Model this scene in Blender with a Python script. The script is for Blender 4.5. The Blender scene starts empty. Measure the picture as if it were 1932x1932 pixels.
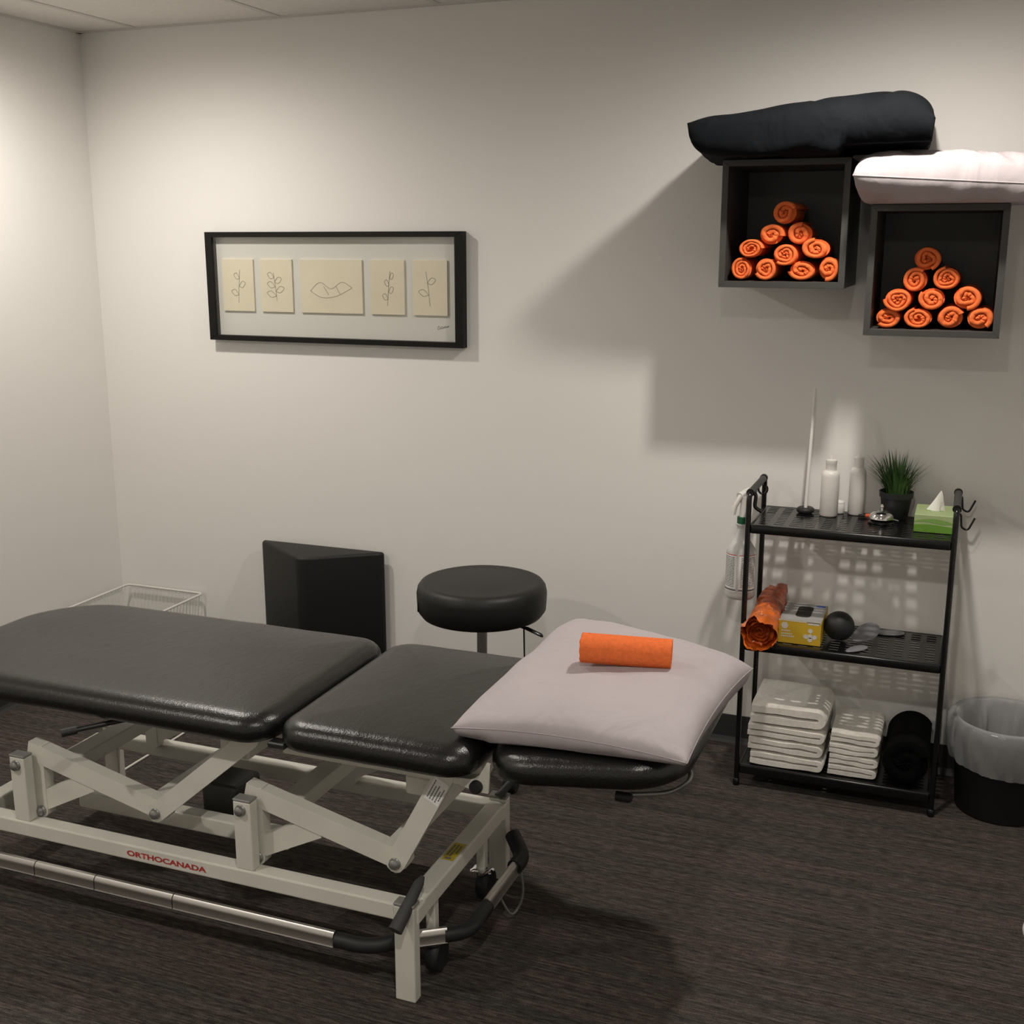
import bpy, bmesh, math, random
from mathutils import Vector, Matrix, noise
R = math.radians
PI = math.pi
C = bpy.context.scene.collection

# ------------------------------------------------------------------ camera
W, D_, H = 4.35, 4.45, 2.431          # room: x 0..W, y -D_..0, z 0..H
def make_camera():
    yaw, pitch, roll = R(21.1903), R(-13.0429), R(-0.0155)
    f = Vector((-math.sin(yaw)*math.cos(pitch), math.cos(yaw)*math.cos(pitch), math.sin(pitch)))
    r = Vector((math.cos(yaw), math.sin(yaw), 0)); u = r.cross(f)
    r2 = math.cos(roll)*r + math.sin(roll)*u; u2 = -math.sin(roll)*r + math.cos(roll)*u
    m = Matrix((r2, u2, -f)).transposed().to_4x4()
    m.translation = Vector((3.1883, -3.7601, 1.6753))
    cd = bpy.data.cameras.new('camera'); cd.sensor_width = 36
    cd.lens = 2208.08/1932*36; cd.clip_start = .02
    co = bpy.data.objects.new('camera', cd); co.matrix_world = m; C.objects.link(co)
    bpy.context.scene.camera = co
make_camera()
# ------------------------------------------------------------------ world, exposure, lamps
wd = bpy.data.worlds.new('world'); bpy.context.scene.world = wd; wd.use_nodes = True
wd.node_tree.nodes['Background'].inputs[0].default_value = (.9, .85, .78, 1)
wd.node_tree.nodes['Background'].inputs[1].default_value = 0.0
vs = bpy.context.scene.view_settings
vs.view_transform = 'Standard'; vs.look = 'None'; vs.gamma = 1; vs.use_curve_mapping = False
vs.exposure = 0.0
LAMP_COLOR = (1, .932, .858)
def downlight_or_fill(x, y, watts, size=R(178), blend=.92):
    ld = bpy.data.lights.new('downlight_or_fill', 'SPOT'); ld.energy = watts; ld.color = LAMP_COLOR
    ld.spot_size = size; ld.spot_blend = blend; ld.shadow_soft_size = .04
    o = bpy.data.objects.new('downlight_or_fill', ld); o.location = (x, y, H-.02); C.objects.link(o)
downlight_or_fill(.59, -.83, 58)
downlight_or_fill(2.95, -.87, 70)
downlight_or_fill(.59, -3.05, 64)  # unseen lamp, added out of view for fill
downlight_or_fill(2.95, -3.05, 64)  # second unseen lamp added to fill the shaded fronts

# ------------------------------------------------------------------ materials
def nodes_of(m):
    m.use_nodes = True
    nt = m.node_tree
    return nt, nt.nodes, nt.links, nt.nodes['Principled BSDF']
def mat(name, col, rough=.5, metal=0, spec=.5, var=0, vscale=8, bump=0, bscale=200, stretch=(1,1,1), sheen=0, coat=0):
    m = bpy.data.materials.new(name)
    nt, N, L, b = nodes_of(m)
    b.inputs['Base Color'].default_value = (*col, 1); b.inputs['Roughness'].default_value = rough
    b.inputs['Metallic'].default_value = metal; b.inputs['Specular IOR Level'].default_value = spec
    if sheen:
        b.inputs['Sheen Weight'].default_value = sheen; b.inputs['Sheen Roughness'].default_value = .5
        b.inputs['Sheen Tint'].default_value = (*col, 1)
    if coat: b.inputs['Coat Weight'].default_value = coat
    if var or bump:
        tc = N.new('ShaderNodeTexCoord'); mp = N.new('ShaderNodeMapping'); mp.inputs['Scale'].default_value = stretch
        L.new(tc.outputs['Object'], mp.inputs['Vector'])
    if var:
        n = N.new('ShaderNodeTexNoise'); n.inputs['Scale'].default_value = vscale; n.inputs['Detail'].default_value = 4
        L.new(mp.outputs[0], n.inputs['Vector'])
        r = N.new('ShaderNodeValToRGB')
        r.color_ramp.elements[0].position = .3; r.color_ramp.elements[1].position = .7
        r.color_ramp.elements[0].color = (*[c*(1-var) for c in col], 1)
        r.color_ramp.elements[1].color = (*[min(1, c*(1+var)) for c in col], 1)
        L.new(n.outputs['Fac'], r.inputs['Fac']); L.new(r.outputs[0], b.inputs['Base Color'])
    if bump:
        n2 = N.new('ShaderNodeTexNoise'); n2.inputs['Scale'].default_value = bscale; n2.inputs['Detail'].default_value = 3
        L.new(mp.outputs[0], n2.inputs['Vector'])
        bp = N.new('ShaderNodeBump'); bp.inputs['Strength'].default_value = bump; bp.inputs['Distance'].default_value = .002
        L.new(n2.outputs['Fac'], bp.inputs['Height']); L.new(bp.outputs[0], b.inputs['Normal'])
    return m
def carpet_material():
    m = bpy.data.materials.new('carpet')
    nt, N, L, b = nodes_of(m)
    tc = N.new('ShaderNodeTexCoord')
    def nz(scale, detail, sc):
        mp = N.new('ShaderNodeMapping'); mp.inputs['Scale'].default_value = sc
        L.new(tc.outputs['Object'], mp.inputs['Vector'])
        n = N.new('ShaderNodeTexNoise'); n.inputs['Scale'].default_value = scale; n.inputs['Detail'].default_value = detail
        L.new(mp.outputs[0], n.inputs['Vector']); return n.outputs['Fac']
    a = nz(1, 2, (2.6, 230, 1)); c = nz(1, 1, (30, 150, 1)); f = nz(420, 2, (.55, 1, 1)); h = nz(1, 2, (1.6, 22, 1))
    def mth(op, x, y):
        q = N.new('ShaderNodeMath'); q.operation = op
        for i, v in enumerate((x, y)):
            if isinstance(v, (int, float)): q.inputs[i].default_value = v
            else: L.new(v, q.inputs[i])
        return q.outputs[0]
    s = mth('ADD', mth('MULTIPLY', a, .38), mth('MULTIPLY', c, .32))
    s = mth('ADD', s, mth('MULTIPLY', f, .30))
    r = N.new('ShaderNodeValToRGB'); e = r.color_ramp.elements
    e[0].position = .38; e[0].color = (.024, .0205, .0195, 1); e[1].position = .62; e[1].color = (.118, .103, .095, 1)
    k = e.new(.5); k.color = (.062, .053, .049, 1)
    L.new(s, r.inputs['Fac'])
    mx = N.new('ShaderNodeMix'); mx.data_type = 'RGBA'; mx.blend_type = 'MULTIPLY'; mx.inputs[0].default_value = 1
    r2 = N.new('ShaderNodeValToRGB'); e2 = r2.color_ramp.elements
    e2[0].position = .35; e2[0].color = (.80, .86, .82, 1); e2[1].position = .65; e2[1].color = (1.12, 1.0, .98, 1)
    L.new(h, r2.inputs['Fac']); L.new(r.outputs[0], mx.inputs[6]); L.new(r2.outputs[0], mx.inputs[7])
    L.new(mx.outputs[2], b.inputs['Base Color'])
    b.inputs['Roughness'].default_value = .95; b.inputs['Specular IOR Level'].default_value = .15
    bp = N.new('ShaderNodeBump'); bp.inputs['Strength'].default_value = .6; bp.inputs['Distance'].default_value = .004
    L.new(s, bp.inputs['Height']); L.new(bp.outputs[0], b.inputs['Normal'])
    return m
def glassy(name, col, gl=.12, rough=.05, tr=None):
    m = bpy.data.materials.new(name); m.use_nodes = True
    nt = m.node_tree; N = nt.nodes; L = nt.links; N.remove(N['Principled BSDF'])
    t = N.new('ShaderNodeBsdfTransparent'); t.inputs[0].default_value = (*col, 1)
    g = N.new('ShaderNodeBsdfGlossy'); g.inputs['Roughness'].default_value = rough
    lw = N.new('ShaderNodeLayerWeight'); lw.inputs[0].default_value = .5
    pw = N.new('ShaderNodeMath'); pw.operation = 'POWER'; pw.inputs[1].default_value = 5; L.new(lw.outputs['Facing'], pw.inputs[0])
    fr = N.new('ShaderNodeMath'); fr.operation = 'MULTIPLY_ADD'; fr.inputs[1].default_value = .8; fr.inputs[2].default_value = .035; L.new(pw.outputs[0], fr.inputs[0])
    mx = N.new('ShaderNodeMixShader'); L.new(fr.outputs[0], mx.inputs[0]); L.new(t.outputs[0], mx.inputs[1]); L.new(g.outputs[0], mx.inputs[2])
    out = mx.outputs[0]
    if tr:
        d = N.new('ShaderNodeBsdfDiffuse'); d.inputs[0].default_value = (*tr[:3], 1)
        tl = N.new('ShaderNodeBsdfTranslucent'); tl.inputs[0].default_value = (*tr[:3], 1)
        a = N.new('ShaderNodeAddShader'); 
        m3 = N.new('ShaderNodeMixShader'); m3.inputs[0].default_value = .45; L.new(d.outputs[0], m3.inputs[1]); L.new(tl.outputs[0], m3.inputs[2])
        m2 = N.new('ShaderNodeMixShader'); m2.inputs[0].default_value = tr[3]
        L.new(out, m2.inputs[1]); L.new(m3.outputs[0], m2.inputs[2]); out = m2.outputs[0]
    L.new(out, N['Material Output'].inputs[0])
    return m
def wrinkle(m, scale, strength, stretch=(1, 1, 1), dist=.01):
    nt, N, L, b = nodes_of(m)
    tc = N.new('ShaderNodeTexCoord'); mp = N.new('ShaderNodeMapping'); mp.inputs['Scale'].default_value = stretch
    L.new(tc.outputs['Object'], mp.inputs['Vector'])
    n = N.new('ShaderNodeTexNoise'); n.inputs['Scale'].default_value = scale; n.inputs['Detail'].default_value = 3; n.inputs['Distortion'].default_value = .6
    L.new(mp.outputs[0], n.inputs['Vector'])
    bp = N.new('ShaderNodeBump'); bp.inputs['Strength'].default_value = strength; bp.inputs['Distance'].default_value = dist
    L.new(n.outputs['Fac'], bp.inputs['Height'])
    if b.inputs['Normal'].links: L.new(b.inputs['Normal'].links[0].from_socket, bp.inputs['Normal'])
    L.new(bp.outputs[0], b.inputs['Normal'])
M = dict(
    wall=mat('wall_paint', (.84, .825, .79), .6, spec=.25, bump=.08, bscale=350),
    ceiling=mat('ceiling_tile', (.80, .775, .73), .9, spec=.1, var=.04, vscale=60, bump=.5, bscale=260),
    tbar=mat('ceiling_grid', (.66, .64, .60), .6),
    base=mat('baseboard_vinyl', (.035, .036, .035), .45, bump=.05),
    carpet=carpet_material(),
    vinyl=mat('black_vinyl', (.0055, .0053, .0048), .285, spec=.6, var=.12, vscale=5, bump=.30, bscale=300),
    vinyl2=mat('black_vinyl_matte', (.0055, .0055, .005), .5, spec=.45, bump=.12, bscale=350),
    paint=mat('cream_painted_steel', (.72, .71, .635), .32, spec=.5, var=.05, vscale=9),
    bolt=mat('bolt_steel', (.30, .30, .29), .38, metal=.7),
    capg=mat('grey_plastic_cap', (.22, .22, .205), .5),
    rubber=mat('black_rubber', (.014, .014, .014), .55, bump=.1, bscale=300),
    grip=mat('dark_grey_grip', (.045, .045, .045), .6, bump=.15, bscale=300),
    alu=mat('brushed_aluminium', (.62, .60, .57), .32, metal=1, bump=.06, bscale=120, stretch=(.05, 1, 1)),
    chrome=mat('chrome', (.8, .8, .8), .08, metal=1),
    darkmetal=mat('dark_metal', (.04, .04, .04), .4, metal=.5),
    motor=mat('motor_housing', (.075, .078, .074), .5, var=.1),
    blackmetal=mat('black_powder_coat', (.006, .006, .006), .24, spec=.45, bump=.05, bscale=400),
    box=mat('dark_grey_laminate', (.050, .049, .046), .42, var=.05, bump=.05, bscale=150),
    orange=mat('orange_terry', (.92, .20, .058), .95, spec=.1, var=.10, vscale=120, bump=.9, bscale=700, sheen=.25),
    mauve=mat('mauve_pillowcase', (.455, .410, .422), .85, spec=.15, var=.03, vscale=6, bump=.2, bscale=500, sheen=.1),
    blackfab=mat('navy_black_pillowcase', (.0048, .0060, .0078), .85, spec=.12, var=.15, vscale=7, bump=.25, bscale=500),
    towel=mat('cream_terry', (.90, .87, .80), .95, spec=.1, var=.06, vscale=90, bump=1.0, bscale=600, sheen=.2),
    frame=mat('black_frame', (.004, .0035, .003), .5, spec=.25, var=.2, vscale=30, stretch=(1, 1, 1)),
    mat_board=mat('mat_board', (.74, .735, .70), .8, bump=.05),
    card=mat('cream_card', (.80, .735, .575), .8, var=.04, vscale=9),
    ink=mat('pencil_line', (.20, .17, .13), .9),
    inkd=mat('ink_line', (.06, .055, .05), .9),
    glass=glassy('picture_glass', (.97, .97, .96)),
    whitewire=mat('white_wire', (.72, .70, .65), .4),
    whitepl=mat('white_plastic', (.78, .76, .72), .38, spec=.45),
    milky=mat('milky_plastic', (.62, .62, .60), .35, spec=.5),
    paper=mat('label_paper', (.88, .88, .86), .7),
    print_=mat('label_print', (.16, .16, .16), .8),
    red=mat('red_print', (.55, .06, .04), .6),
    redletter=mat('red_lettering', (.48, .035, .035), .5),
    green=mat('green_collar', (.01, .10, .045), .45),
    yellow=mat('yellow_label', (.62, .47, .02), .6),
    gloveyellow=mat('yellow_carton', (.66, .43, .03), .55, var=.04),
    glovetop=mat('grey_carton_top', (.40, .40, .39), .6),
    glovewhite=mat('white_carton_print', (.72, .70, .64), .6),
    blue=mat('blue_print', (.06, .13, .42), .6),
    dark=mat('dark_opening', (.02, .017, .014), .9),
    foil=mat('orange_film', (.72, .155, .02), .24, spec=.7, var=.25, vscale=22, bump=.6, bscale=60, coat=.4),
    foil_shaded=mat('shaded_orange_film', (.36, .07, .018), .3, spec=.6, var=.3, vscale=18, bump=.6, bscale=50),  # same film, shelf shadow over the rear put into a darker orange
    gel=mat('grey_gel', (.22, .225, .245), .3, spec=.5),
    grass=mat('grass_blade', (.050, .115, .026), .5, var=.5, vscale=30),
    potm=mat('black_pot', (.014, .015, .015), .5),
    soil=mat('soil', (.02, .015, .01), .95),
    tgl=mat('light_green_carton', (.37, .46, .22), .6, var=.04),
    tgd=mat('dark_green_carton', (.13, .30, .03), .6, var=.06),
    tgm=mat('mid_green_carton', (.20, .37, .08), .6),
    tissue=mat('tissue_paper', (.82, .80, .75), .9),
    orangepl=mat('orange_plastic', (.62, .10, .03), .45),
    liner=glassy('bin_liner_film', (.80, .81, .82), rough=.2, tr=(.78, .79, .80, .45)),
    liner_in_lit=glassy('bin_liner_inner_lit', (.85, .85, .86), rough=.25, tr=(.80, .80, .81, .72)),  # whiter liner copy, light on the inside put into the colour
    roll=mat('black_foam', (.0032, .0034, .0035), .9, spec=.06, bump=.3, bscale=300),
    binm=mat('black_bin', (.008, .008, .008), .6, spec=.3),
    lens=None,
)
wrinkle(M['mauve'], 9, .55, (1, 1, .6), .02); wrinkle(M['blackfab'], 10, .6, (1, 1, .6), .02)
wrinkle(M['vinyl'], 26, .10, (1.6, .7, 1), .01)
lm = bpy.data.materials.new('lamp_lens'); lm.use_nodes = True
lm.node_tree.nodes['Principled BSDF'].inputs['Base Color'].default_value = (.8, .8, .75, 1)
lm.node_tree.nodes['Principled BSDF'].inputs['Emission Color'].default_value = (1, .9, .75, 1)
lm.node_tree.nodes['Principled BSDF'].inputs['Emission Strength'].default_value = 6
M['lens'] = lm

# ------------------------------------------------------------------ mesh helpers
WL = {}
def wloc(o): return WL.get(o.name, Vector((0, 0, 0))) if o else Vector((0, 0, 0))
def thing(name, label, cat, loc=(0, 0, 0), group=None, rot=None):
    o = bpy.data.objects.new(name, None); C.objects.link(o); o.location = loc; o.empty_display_size = .05
    if rot: o.rotation_euler = rot
    o['label'] = label; o['category'] = cat
    if group: o['group'] = group
    WL[o.name] = Vector(loc); return o
def tag(o, label, cat, group=None):
    o['label'] = label; o['category'] = cat
    if group: o['group'] = group
    return o
def obj(name, bm, m, parent=None, smooth=None, origin=None, local=False, sub=0, solid=0, label=None):
    me = bpy.data.meshes.new(name)
    bmesh.ops.recalc_face_normals(bm, faces=bm.faces[:])
    org = Vector(origin) if origin is not None else (Vector((0, 0, 0)) if (local or parent) else None)
    if parent is None and org is None:                     # own origin at the base of the thing
        xs = [v.co for v in bm.verts]
        org = Vector(((min(v.x for v in xs)+max(v.x for v in xs))/2, (min(v.y for v in xs)+max(v.y for v in xs))/2, min(v.z for v in xs)))
    if parent is not None and not local: org = wloc(parent)
    for v in bm.verts: v.co -= org
    ms = m if isinstance(m, (list, tuple)) else [m]
    bm.to_mesh(me); bm.free()
    for x in ms: me.materials.append(x)
    o = bpy.data.objects.new(name, me); C.objects.link(o)
    if parent is not None: o.parent = parent; WL[o.name] = wloc(parent)
    else: o.location = org; WL[o.name] = org
    if smooth is not None:
        for p in me.polygons: p.use_smooth = True
        if smooth < 180: me.set_sharp_from_angle(angle=R(smooth))
    if solid:
        md = o.modifiers.new('s', 'SOLIDIFY'); md.thickness = solid; md.offset = -1
    if sub:
        md = o.modifiers.new('u', 'SUBSURF'); md.levels = sub; md.render_levels = sub
    if label: o['label'] = label
    return o
def BM(): return bmesh.new()
def box(bm, x0, x1, y0, y1, z0, z1, bev=0, seg=2, m=None, mi=0):
    n0 = len(bm.verts)
    vs_ = [bm.verts.new((x, y, z)) for x in (x0, x1) for y in (y0, y1) for z in (z0, z1)]
    q = [(0, 1, 3, 2), (4, 6, 7, 5), (0, 4, 5, 1), (2, 3, 7, 6), (0, 2, 6, 4), (1, 5, 7, 3)]
    fs = [bm.faces.new([vs_[i] for i in f]) for f in q]
    for f in fs: f.material_index = mi
    if m is not None: bmesh.ops.transform(bm, matrix=m, verts=vs_)
    if bev:
        es = list({e for f in fs for e in f.edges})
        r = bmesh.ops.bevel(bm, geom=es, offset=bev, segments=seg, affect='EDGES', profile=.5)
        for f in r['faces']: f.material_index = mi
    return bm
def frame_dir(d):
    d = d.normalized(); a = Vector((0, 0, 1)) if abs(d.z) < .9 else Vector((1, 0, 0))
    x = a.cross(d).normalized(); return x, d.cross(x)
def tube(bm, pts, r, n=8, closed=False, cap=True, mi=0, sx=1, sy=1):
    pts = [Vector(p) for p in pts]; rs = r if isinstance(r, (list, tuple)) else [r]*len(pts)
    rings = []; k = len(pts); prev = None
    for i, p in enumerate(pts):
        if closed: d = pts[(i+1) % k]-pts[i-1]
        else: d = pts[min(i+1, k-1)]-pts[max(i-1, 0)]
        d.normalize()
        if prev is None: x, y = frame_dir(d)
        else:
            x = prev-d*prev.dot(d); x.normalize(); y = d.cross(x)
        prev = x
        rings.append([bm.verts.new(p+(x*math.cos(2*PI*j/n)*sx+y*math.sin(2*PI*j/n)*sy)*rs[i]) for j in range(n)])
    for i in range(k if closed else k-1):
        a, b = rings[i], rings[(i+1) % k]
        for j in range(n):
            f = bm.faces.new((a[j], a[(j+1) % n], b[(j+1) % n], b[j])); f.material_index = mi
    if cap and not closed:
        bm.faces.new(rings[0][::-1]).material_index = mi; bm.faces.new(rings[-1]).material_index = mi
    return bm
def arc(pts, rad, seg=5):
    """round the inner corners of a polyline"""
    P = [Vector(p) for p in pts]; out = [P[0]]
    for i in range(1, len(P)-1):
        a = (P[i-1]-P[i]); b = (P[i+1]-P[i]); r = min(rad, a.length*.49, b.length*.49)
        a.normalize(); b.normalize(); s, e = P[i]+a*r, P[i]+b*r
        for k in range(seg+1):
            t = k/seg; out.append((1-t)**2*s+2*t*(1-t)*P[i]+t*t*e)
    out.append(P[-1]); return out
def lathe(bm, prof, c=(0, 0, 0), n=24, axis='z', mi=0, m=None, sx=1, sy=1):
    c = Vector(c); rings = []; new = []
    for r, z in prof:
        ring = []
        for j in range(n if r > 1e-6 else 1):
            a = 2*PI*j/n; p = Vector((r*math.cos(a)*sx, r*math.sin(a)*sy, z))
            if axis == 'y': p = Vector((p.x, -p.z, p.y))
            if axis == 'x': p = Vector((p.z, p.x, p.y))
            if m is not None: p = m @ p
            v = bm.verts.new(p+c); ring.append(v); new.append(v)
        rings.append(ring)
    for a, b in zip(rings, rings[1:]):
        for j in range(n):
            i1, i2 = j % len(a), (j+1) % len(a); k1, k2 = j % len(b), (j+1) % len(b)
            vs_ = [a[i1]] + ([a[i2]] if len(a) > 1 else []) + ([b[k2]] if len(b) > 1 else []) + [b[k1]]
            if len(set(vs_)) > 2: bm.faces.new(vs_).material_index = mi
    if len(rings[0]) > 2: bm.faces.new(rings[0][::-1]).material_index = mi
    if len(rings[-1]) > 2: bm.faces.new(rings[-1]).material_index = mi
    return bm
def prism(bm, poly, y0, y1, holes=None, bev=0, mi=0):
    """extrude an xz polygon along y"""
    a = [bm.verts.new((x, y0, z)) for x, z in poly]; b = [bm.verts.new((x, y1, z)) for x, z in poly]
    n = len(poly); fs = [bm.faces.new(a), bm.faces.new(b[::-1])]
    for i in range(n): fs.append(bm.faces.new((a[i], b[i], b[(i+1) % n], a[(i+1) % n])))
    for f in fs: f.material_index = mi
    if bev:
        es = list({e for f in fs for e in f.edges}); bmesh.ops.bevel(bm, geom=es, offset=bev, segments=1, affect='EDGES')
    return bm
def bar_xz(bm, p, q, w, y0, y1, rnd=True):
    """flat bar between two xz points, with rounded ends"""
    p, q = Vector(p), Vector(q); d = (q-p).normalized(); nrm = Vector((-d.y, d.x)); poly = []
    k = 6 if rnd else 0
    if rnd:
        for i in range(k+1):
            a = -PI/2+PI*i/k; v = q+(d*math.cos(a)+nrm*math.sin(a))*w/2; poly.append((v.x, v.y))
        if rnd == 'q':
            for v in (p+nrm*w/2, p-nrm*w/2): poly.append((v.x, v.y))
        else:
          for i in range(k+1):
            a = PI/2+PI*i/k; v = p+(d*math.cos(a)+nrm*math.sin(a))*w/2; poly.append((v.x, v.y))
    else:
        for v in (q-nrm*w/2, q+nrm*w/2, p+nrm*w/2, p-nrm*w/2): poly.append((v.x, v.y))
    return prism(bm, poly, y0, y1)
def bolt_bm(x, y, z, r=.0125, d=-1):
    return lathe(BM(), [(r*1.15, 0), (r*1.15, .002), (r, .004), (r*.95, .010), (r*.6, .0135), (0, .0145)], (x, y, z), 14, 'y')
def fbm(p, s, seed=0):
    return noise.noise(Vector(p)*s+Vector((seed*7.3, seed*3.1, seed*1.7)))
def structure(o): o['kind'] = 'structure'; return o

# ------------------------------------------------------------------ room shell
T = .1
structure(obj('floor', box(BM(), -T, W+T, -D_-T, T, -.05, 0), M['carpet'], origin=(0, 0, 0)))
structure(obj('wall_back', box(BM(), -T, W+T, 0, T, 0, H), M['wall'], origin=(0, 0, 0)))
structure(obj('wall_left', box(BM(), -T, 0, -D_, 0, 0, H), M['wall'], origin=(0, 0, 0)))
structure(obj('wall_right', box(BM(), W, W+T, -D_, 0, 0, H), M['wall'], origin=(0, 0, 0)))
structure(obj('wall_front', box(BM(), -T, W+T, -D_-T, -D_, 0, H), M['wall'], origin=(0, 0, 0)))
ceil = structure(obj('ceiling', box(BM(), -T, W+T, -D_-T, T, H+.02, H+.08), M['ceiling'], origin=(0, 0, 0)))
WL[ceil.name] = Vector((0, 0, 0))
TX = [0.0]+[.262+.607*i for i in range(7)]+[W]; TY = [0.0, -.98, -2.20, -3.42, -D_]
TX = [t for t in TX if t <= W]
for i in range(len(TX)-1):
    for j in range(len(TY)-1):
        b = box(BM(), TX[i]+.006, TX[i+1]-.006, TY[j+1]+.006, TY[j]-.006, H+.0025, H+.016, .002, 1)
        obj('ceiling_tile', b, M['ceiling'], ceil)
for x in TX[1:-1]: obj('grid_bar', box(BM(), x-.011, x+.011, -D_, 0, H, H+.004), M['tbar'], ceil)
for y in TY[1:-1]: obj('grid_bar', box(BM(), 0, W, y-.011, y+.011, H-.0005, H+.004), M['tbar'], ceil)
structure(obj('trim_1', box(BM(), 0, W, -.019, 0, H-.003, H+.004), M['tbar'], origin=(0, 0, 0)))
structure(obj('trim_2', box(BM(), 0, .019, -D_, 0, H-.003, H+.004), M['tbar'], origin=(0, 0, 0)))
def base_prof(bm, along, a0, a1):
    prof = [(0, .098), (.004, .098), (.005, .02), (.010, .008), (.016, .0), (0, 0)]
    ends = []
    for a in (a0, a1): ends.append([bm.verts.new((a, -d, z) if along == 'x' else (d, a, z)) for d, z in prof])
    n = len(prof)
    for i in range(n): bm.faces.new((ends[0][i], ends[1][i], ends[1][(i+1) % n], ends[0][(i+1) % n]))
    bm.faces.new(ends[0]); bm.faces.new(ends[1][::-1]); return bm
structure(obj('baseboard_back', base_prof(BM(), 'x', 0, W), M['base'], origin=(0, 0, 0)))
structure(obj('baseboard_left', base_prof(BM(), 'y', -D_, 0), M['base'], origin=(0, 0, 0)))
# ------------------------------------------------------------------ treatment table
tb = thing('treatment_table', 'long black padded adjustable treatment table on a cream steel scissor frame', 'table', (1.5, -1.39, 0))
Pm = M['paint']
def cushion_bm(x0, x1, y0, y1, z0, z1, rc, edge, m=None, dome=.004, seed=0, rcl=None):
    """padded slab: rounded-rectangle plan, fully rounded top edge, soft lower edge"""
    bm = BM(); cx, cy = (x0+x1)/2, (y0+y1)/2; hx, hy = (x1-x0)/2, (y1-y0)/2; h = z1-z0
    def ring(ins, z, n=10):
        out = []
        for (sx, sy, a0) in ((1, 1, 0), (-1, 1, 90), (-1, -1, 180), (1, -1, 270)):
            r = max((rcl if rcl and sx < 0 else rc)-ins, .006)
            for i in range(n+1):
                a = R(a0+90*i/n)
                out.append(Vector((cx+sx*(hx-ins-r)+r*math.cos(a), cy+sy*(hy-ins-r)+r*math.sin(a), z)))
        # straight subdivisions
        dense = []
        for i, p in enumerate(out):
            q = out[(i+1) % len(out)]; dense.append(p)
            if (q-p).length > .05:
                for k in range(1, 10): dense.append(p.lerp(q, k/10))
        return dense
    levels = [(edge*.55, z0), (edge*.2, z0+h*.10), (.0, z0+h*.32), (edge*.02, z0+h*.50)]
    for i in range(1, 8):
        a = PI/2*i/7; levels.append((edge*.02+edge*(1-math.cos(a))*1.25, z0+h*.50+h*.5*math.sin(a)))
    levels += [(edge*2.2, z1+dome*.5), (edge*4, z1+dome*.9)]
    rings = []
    for ins, z in levels:
        pts = ring(ins, z)
        rings.append([bm.verts.new(p+Vector((0, 0, .0012*fbm((p.x, p.y, z), 14, seed)))) for p in pts])
    n = len(rings[0])
    for a, b in zip(rings, rings[1:]):
        for i in range(n): bm.faces.new((a[i], a[(i+1) % n], b[(i+1) % n], b[i]))
    bm.faces.new(rings[0][::-1])
    c = bm.verts.new((cx, cy, z1+dome))
    for i in range(n): bm.faces.new((rings[-1][i], rings[-1][(i+1) % n], c))
    if m is not None: bmesh.ops.transform(bm, matrix=m, verts=bm.verts[:])
    return bm
ZT = .637
obj('leg_cushion', cushion_bm(.715, 1.802, -1.705, -1.080, .568, ZT, .085, .042, seed=1, rcl=.25, dome=.007), M['vinyl'], tb, smooth=60)
obj('seat_cushion', cushion_bm(1.812, 2.292, -1.702, -1.078, .568, ZT, .075, .040, seed=2, dome=.007), M['vinyl'], tb, smooth=60)
hm = Matrix.Translation((2.305, 0, .566)) @ Matrix.Rotation(R(-7.5), 4, 'Y') @ Matrix.Translation((-2.305, 0, -.566))
obj('head_cushion', cushion_bm(2.306, 2.745, -1.690, -1.088, .566, .628, .12, .03, m=hm, seed=3), M['vinyl'], tb, smooth=60)
# base frame
YF, YB = -1.66, -1.10
def rail(y0, y1): return box(BM(), .855, 2.15, y0, y1, .188, .229, .004, 2)
rf = obj('base_rail', rail(-1.66, -1.618), Pm, tb)
obj('base_rail', rail(-1.145, -1.103), Pm, tb)
cbar = obj('cross_rail', box(BM(), 2.10, 2.148, -1.62, -1.14, .188, .231, .004, 2), Pm, tb)
obj('cross_rail', box(BM(), .83, .878, -1.62, -1.14, .188, .231, .004, 2), Pm, tb)
for x in (.828, 2.097):
    for y0 in (-1.676, -1.118):
        l = obj('leg', box(BM(), x, x+.050, y0, y0+.030, 0, .236, .003, 2), Pm, tb)
        obj('end_cap', box(BM(), x-.001, x+.051, y0-.001, y0+.031, .236, .243, .002, 1), M['capg'], l, label='grey plastic cap')
for xp in (1.005, 1.673):
    for y0 in (-1.657, -1.133):
        p = obj('post', box(BM(), xp, xp+.047, y0, y0+.030, .229, .403, .003, 2), Pm, tb)
        obj('end_cap', box(BM(), xp-.001, xp+.048, y0-.001, y0+.031, .403, .409, .002, 1), M['capg'], p, label='grey plastic cap')
    obj('pivot_bolt', bolt_bm(xp+.021, -1.657, .382), M['bolt'], tb, smooth=40)
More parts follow.
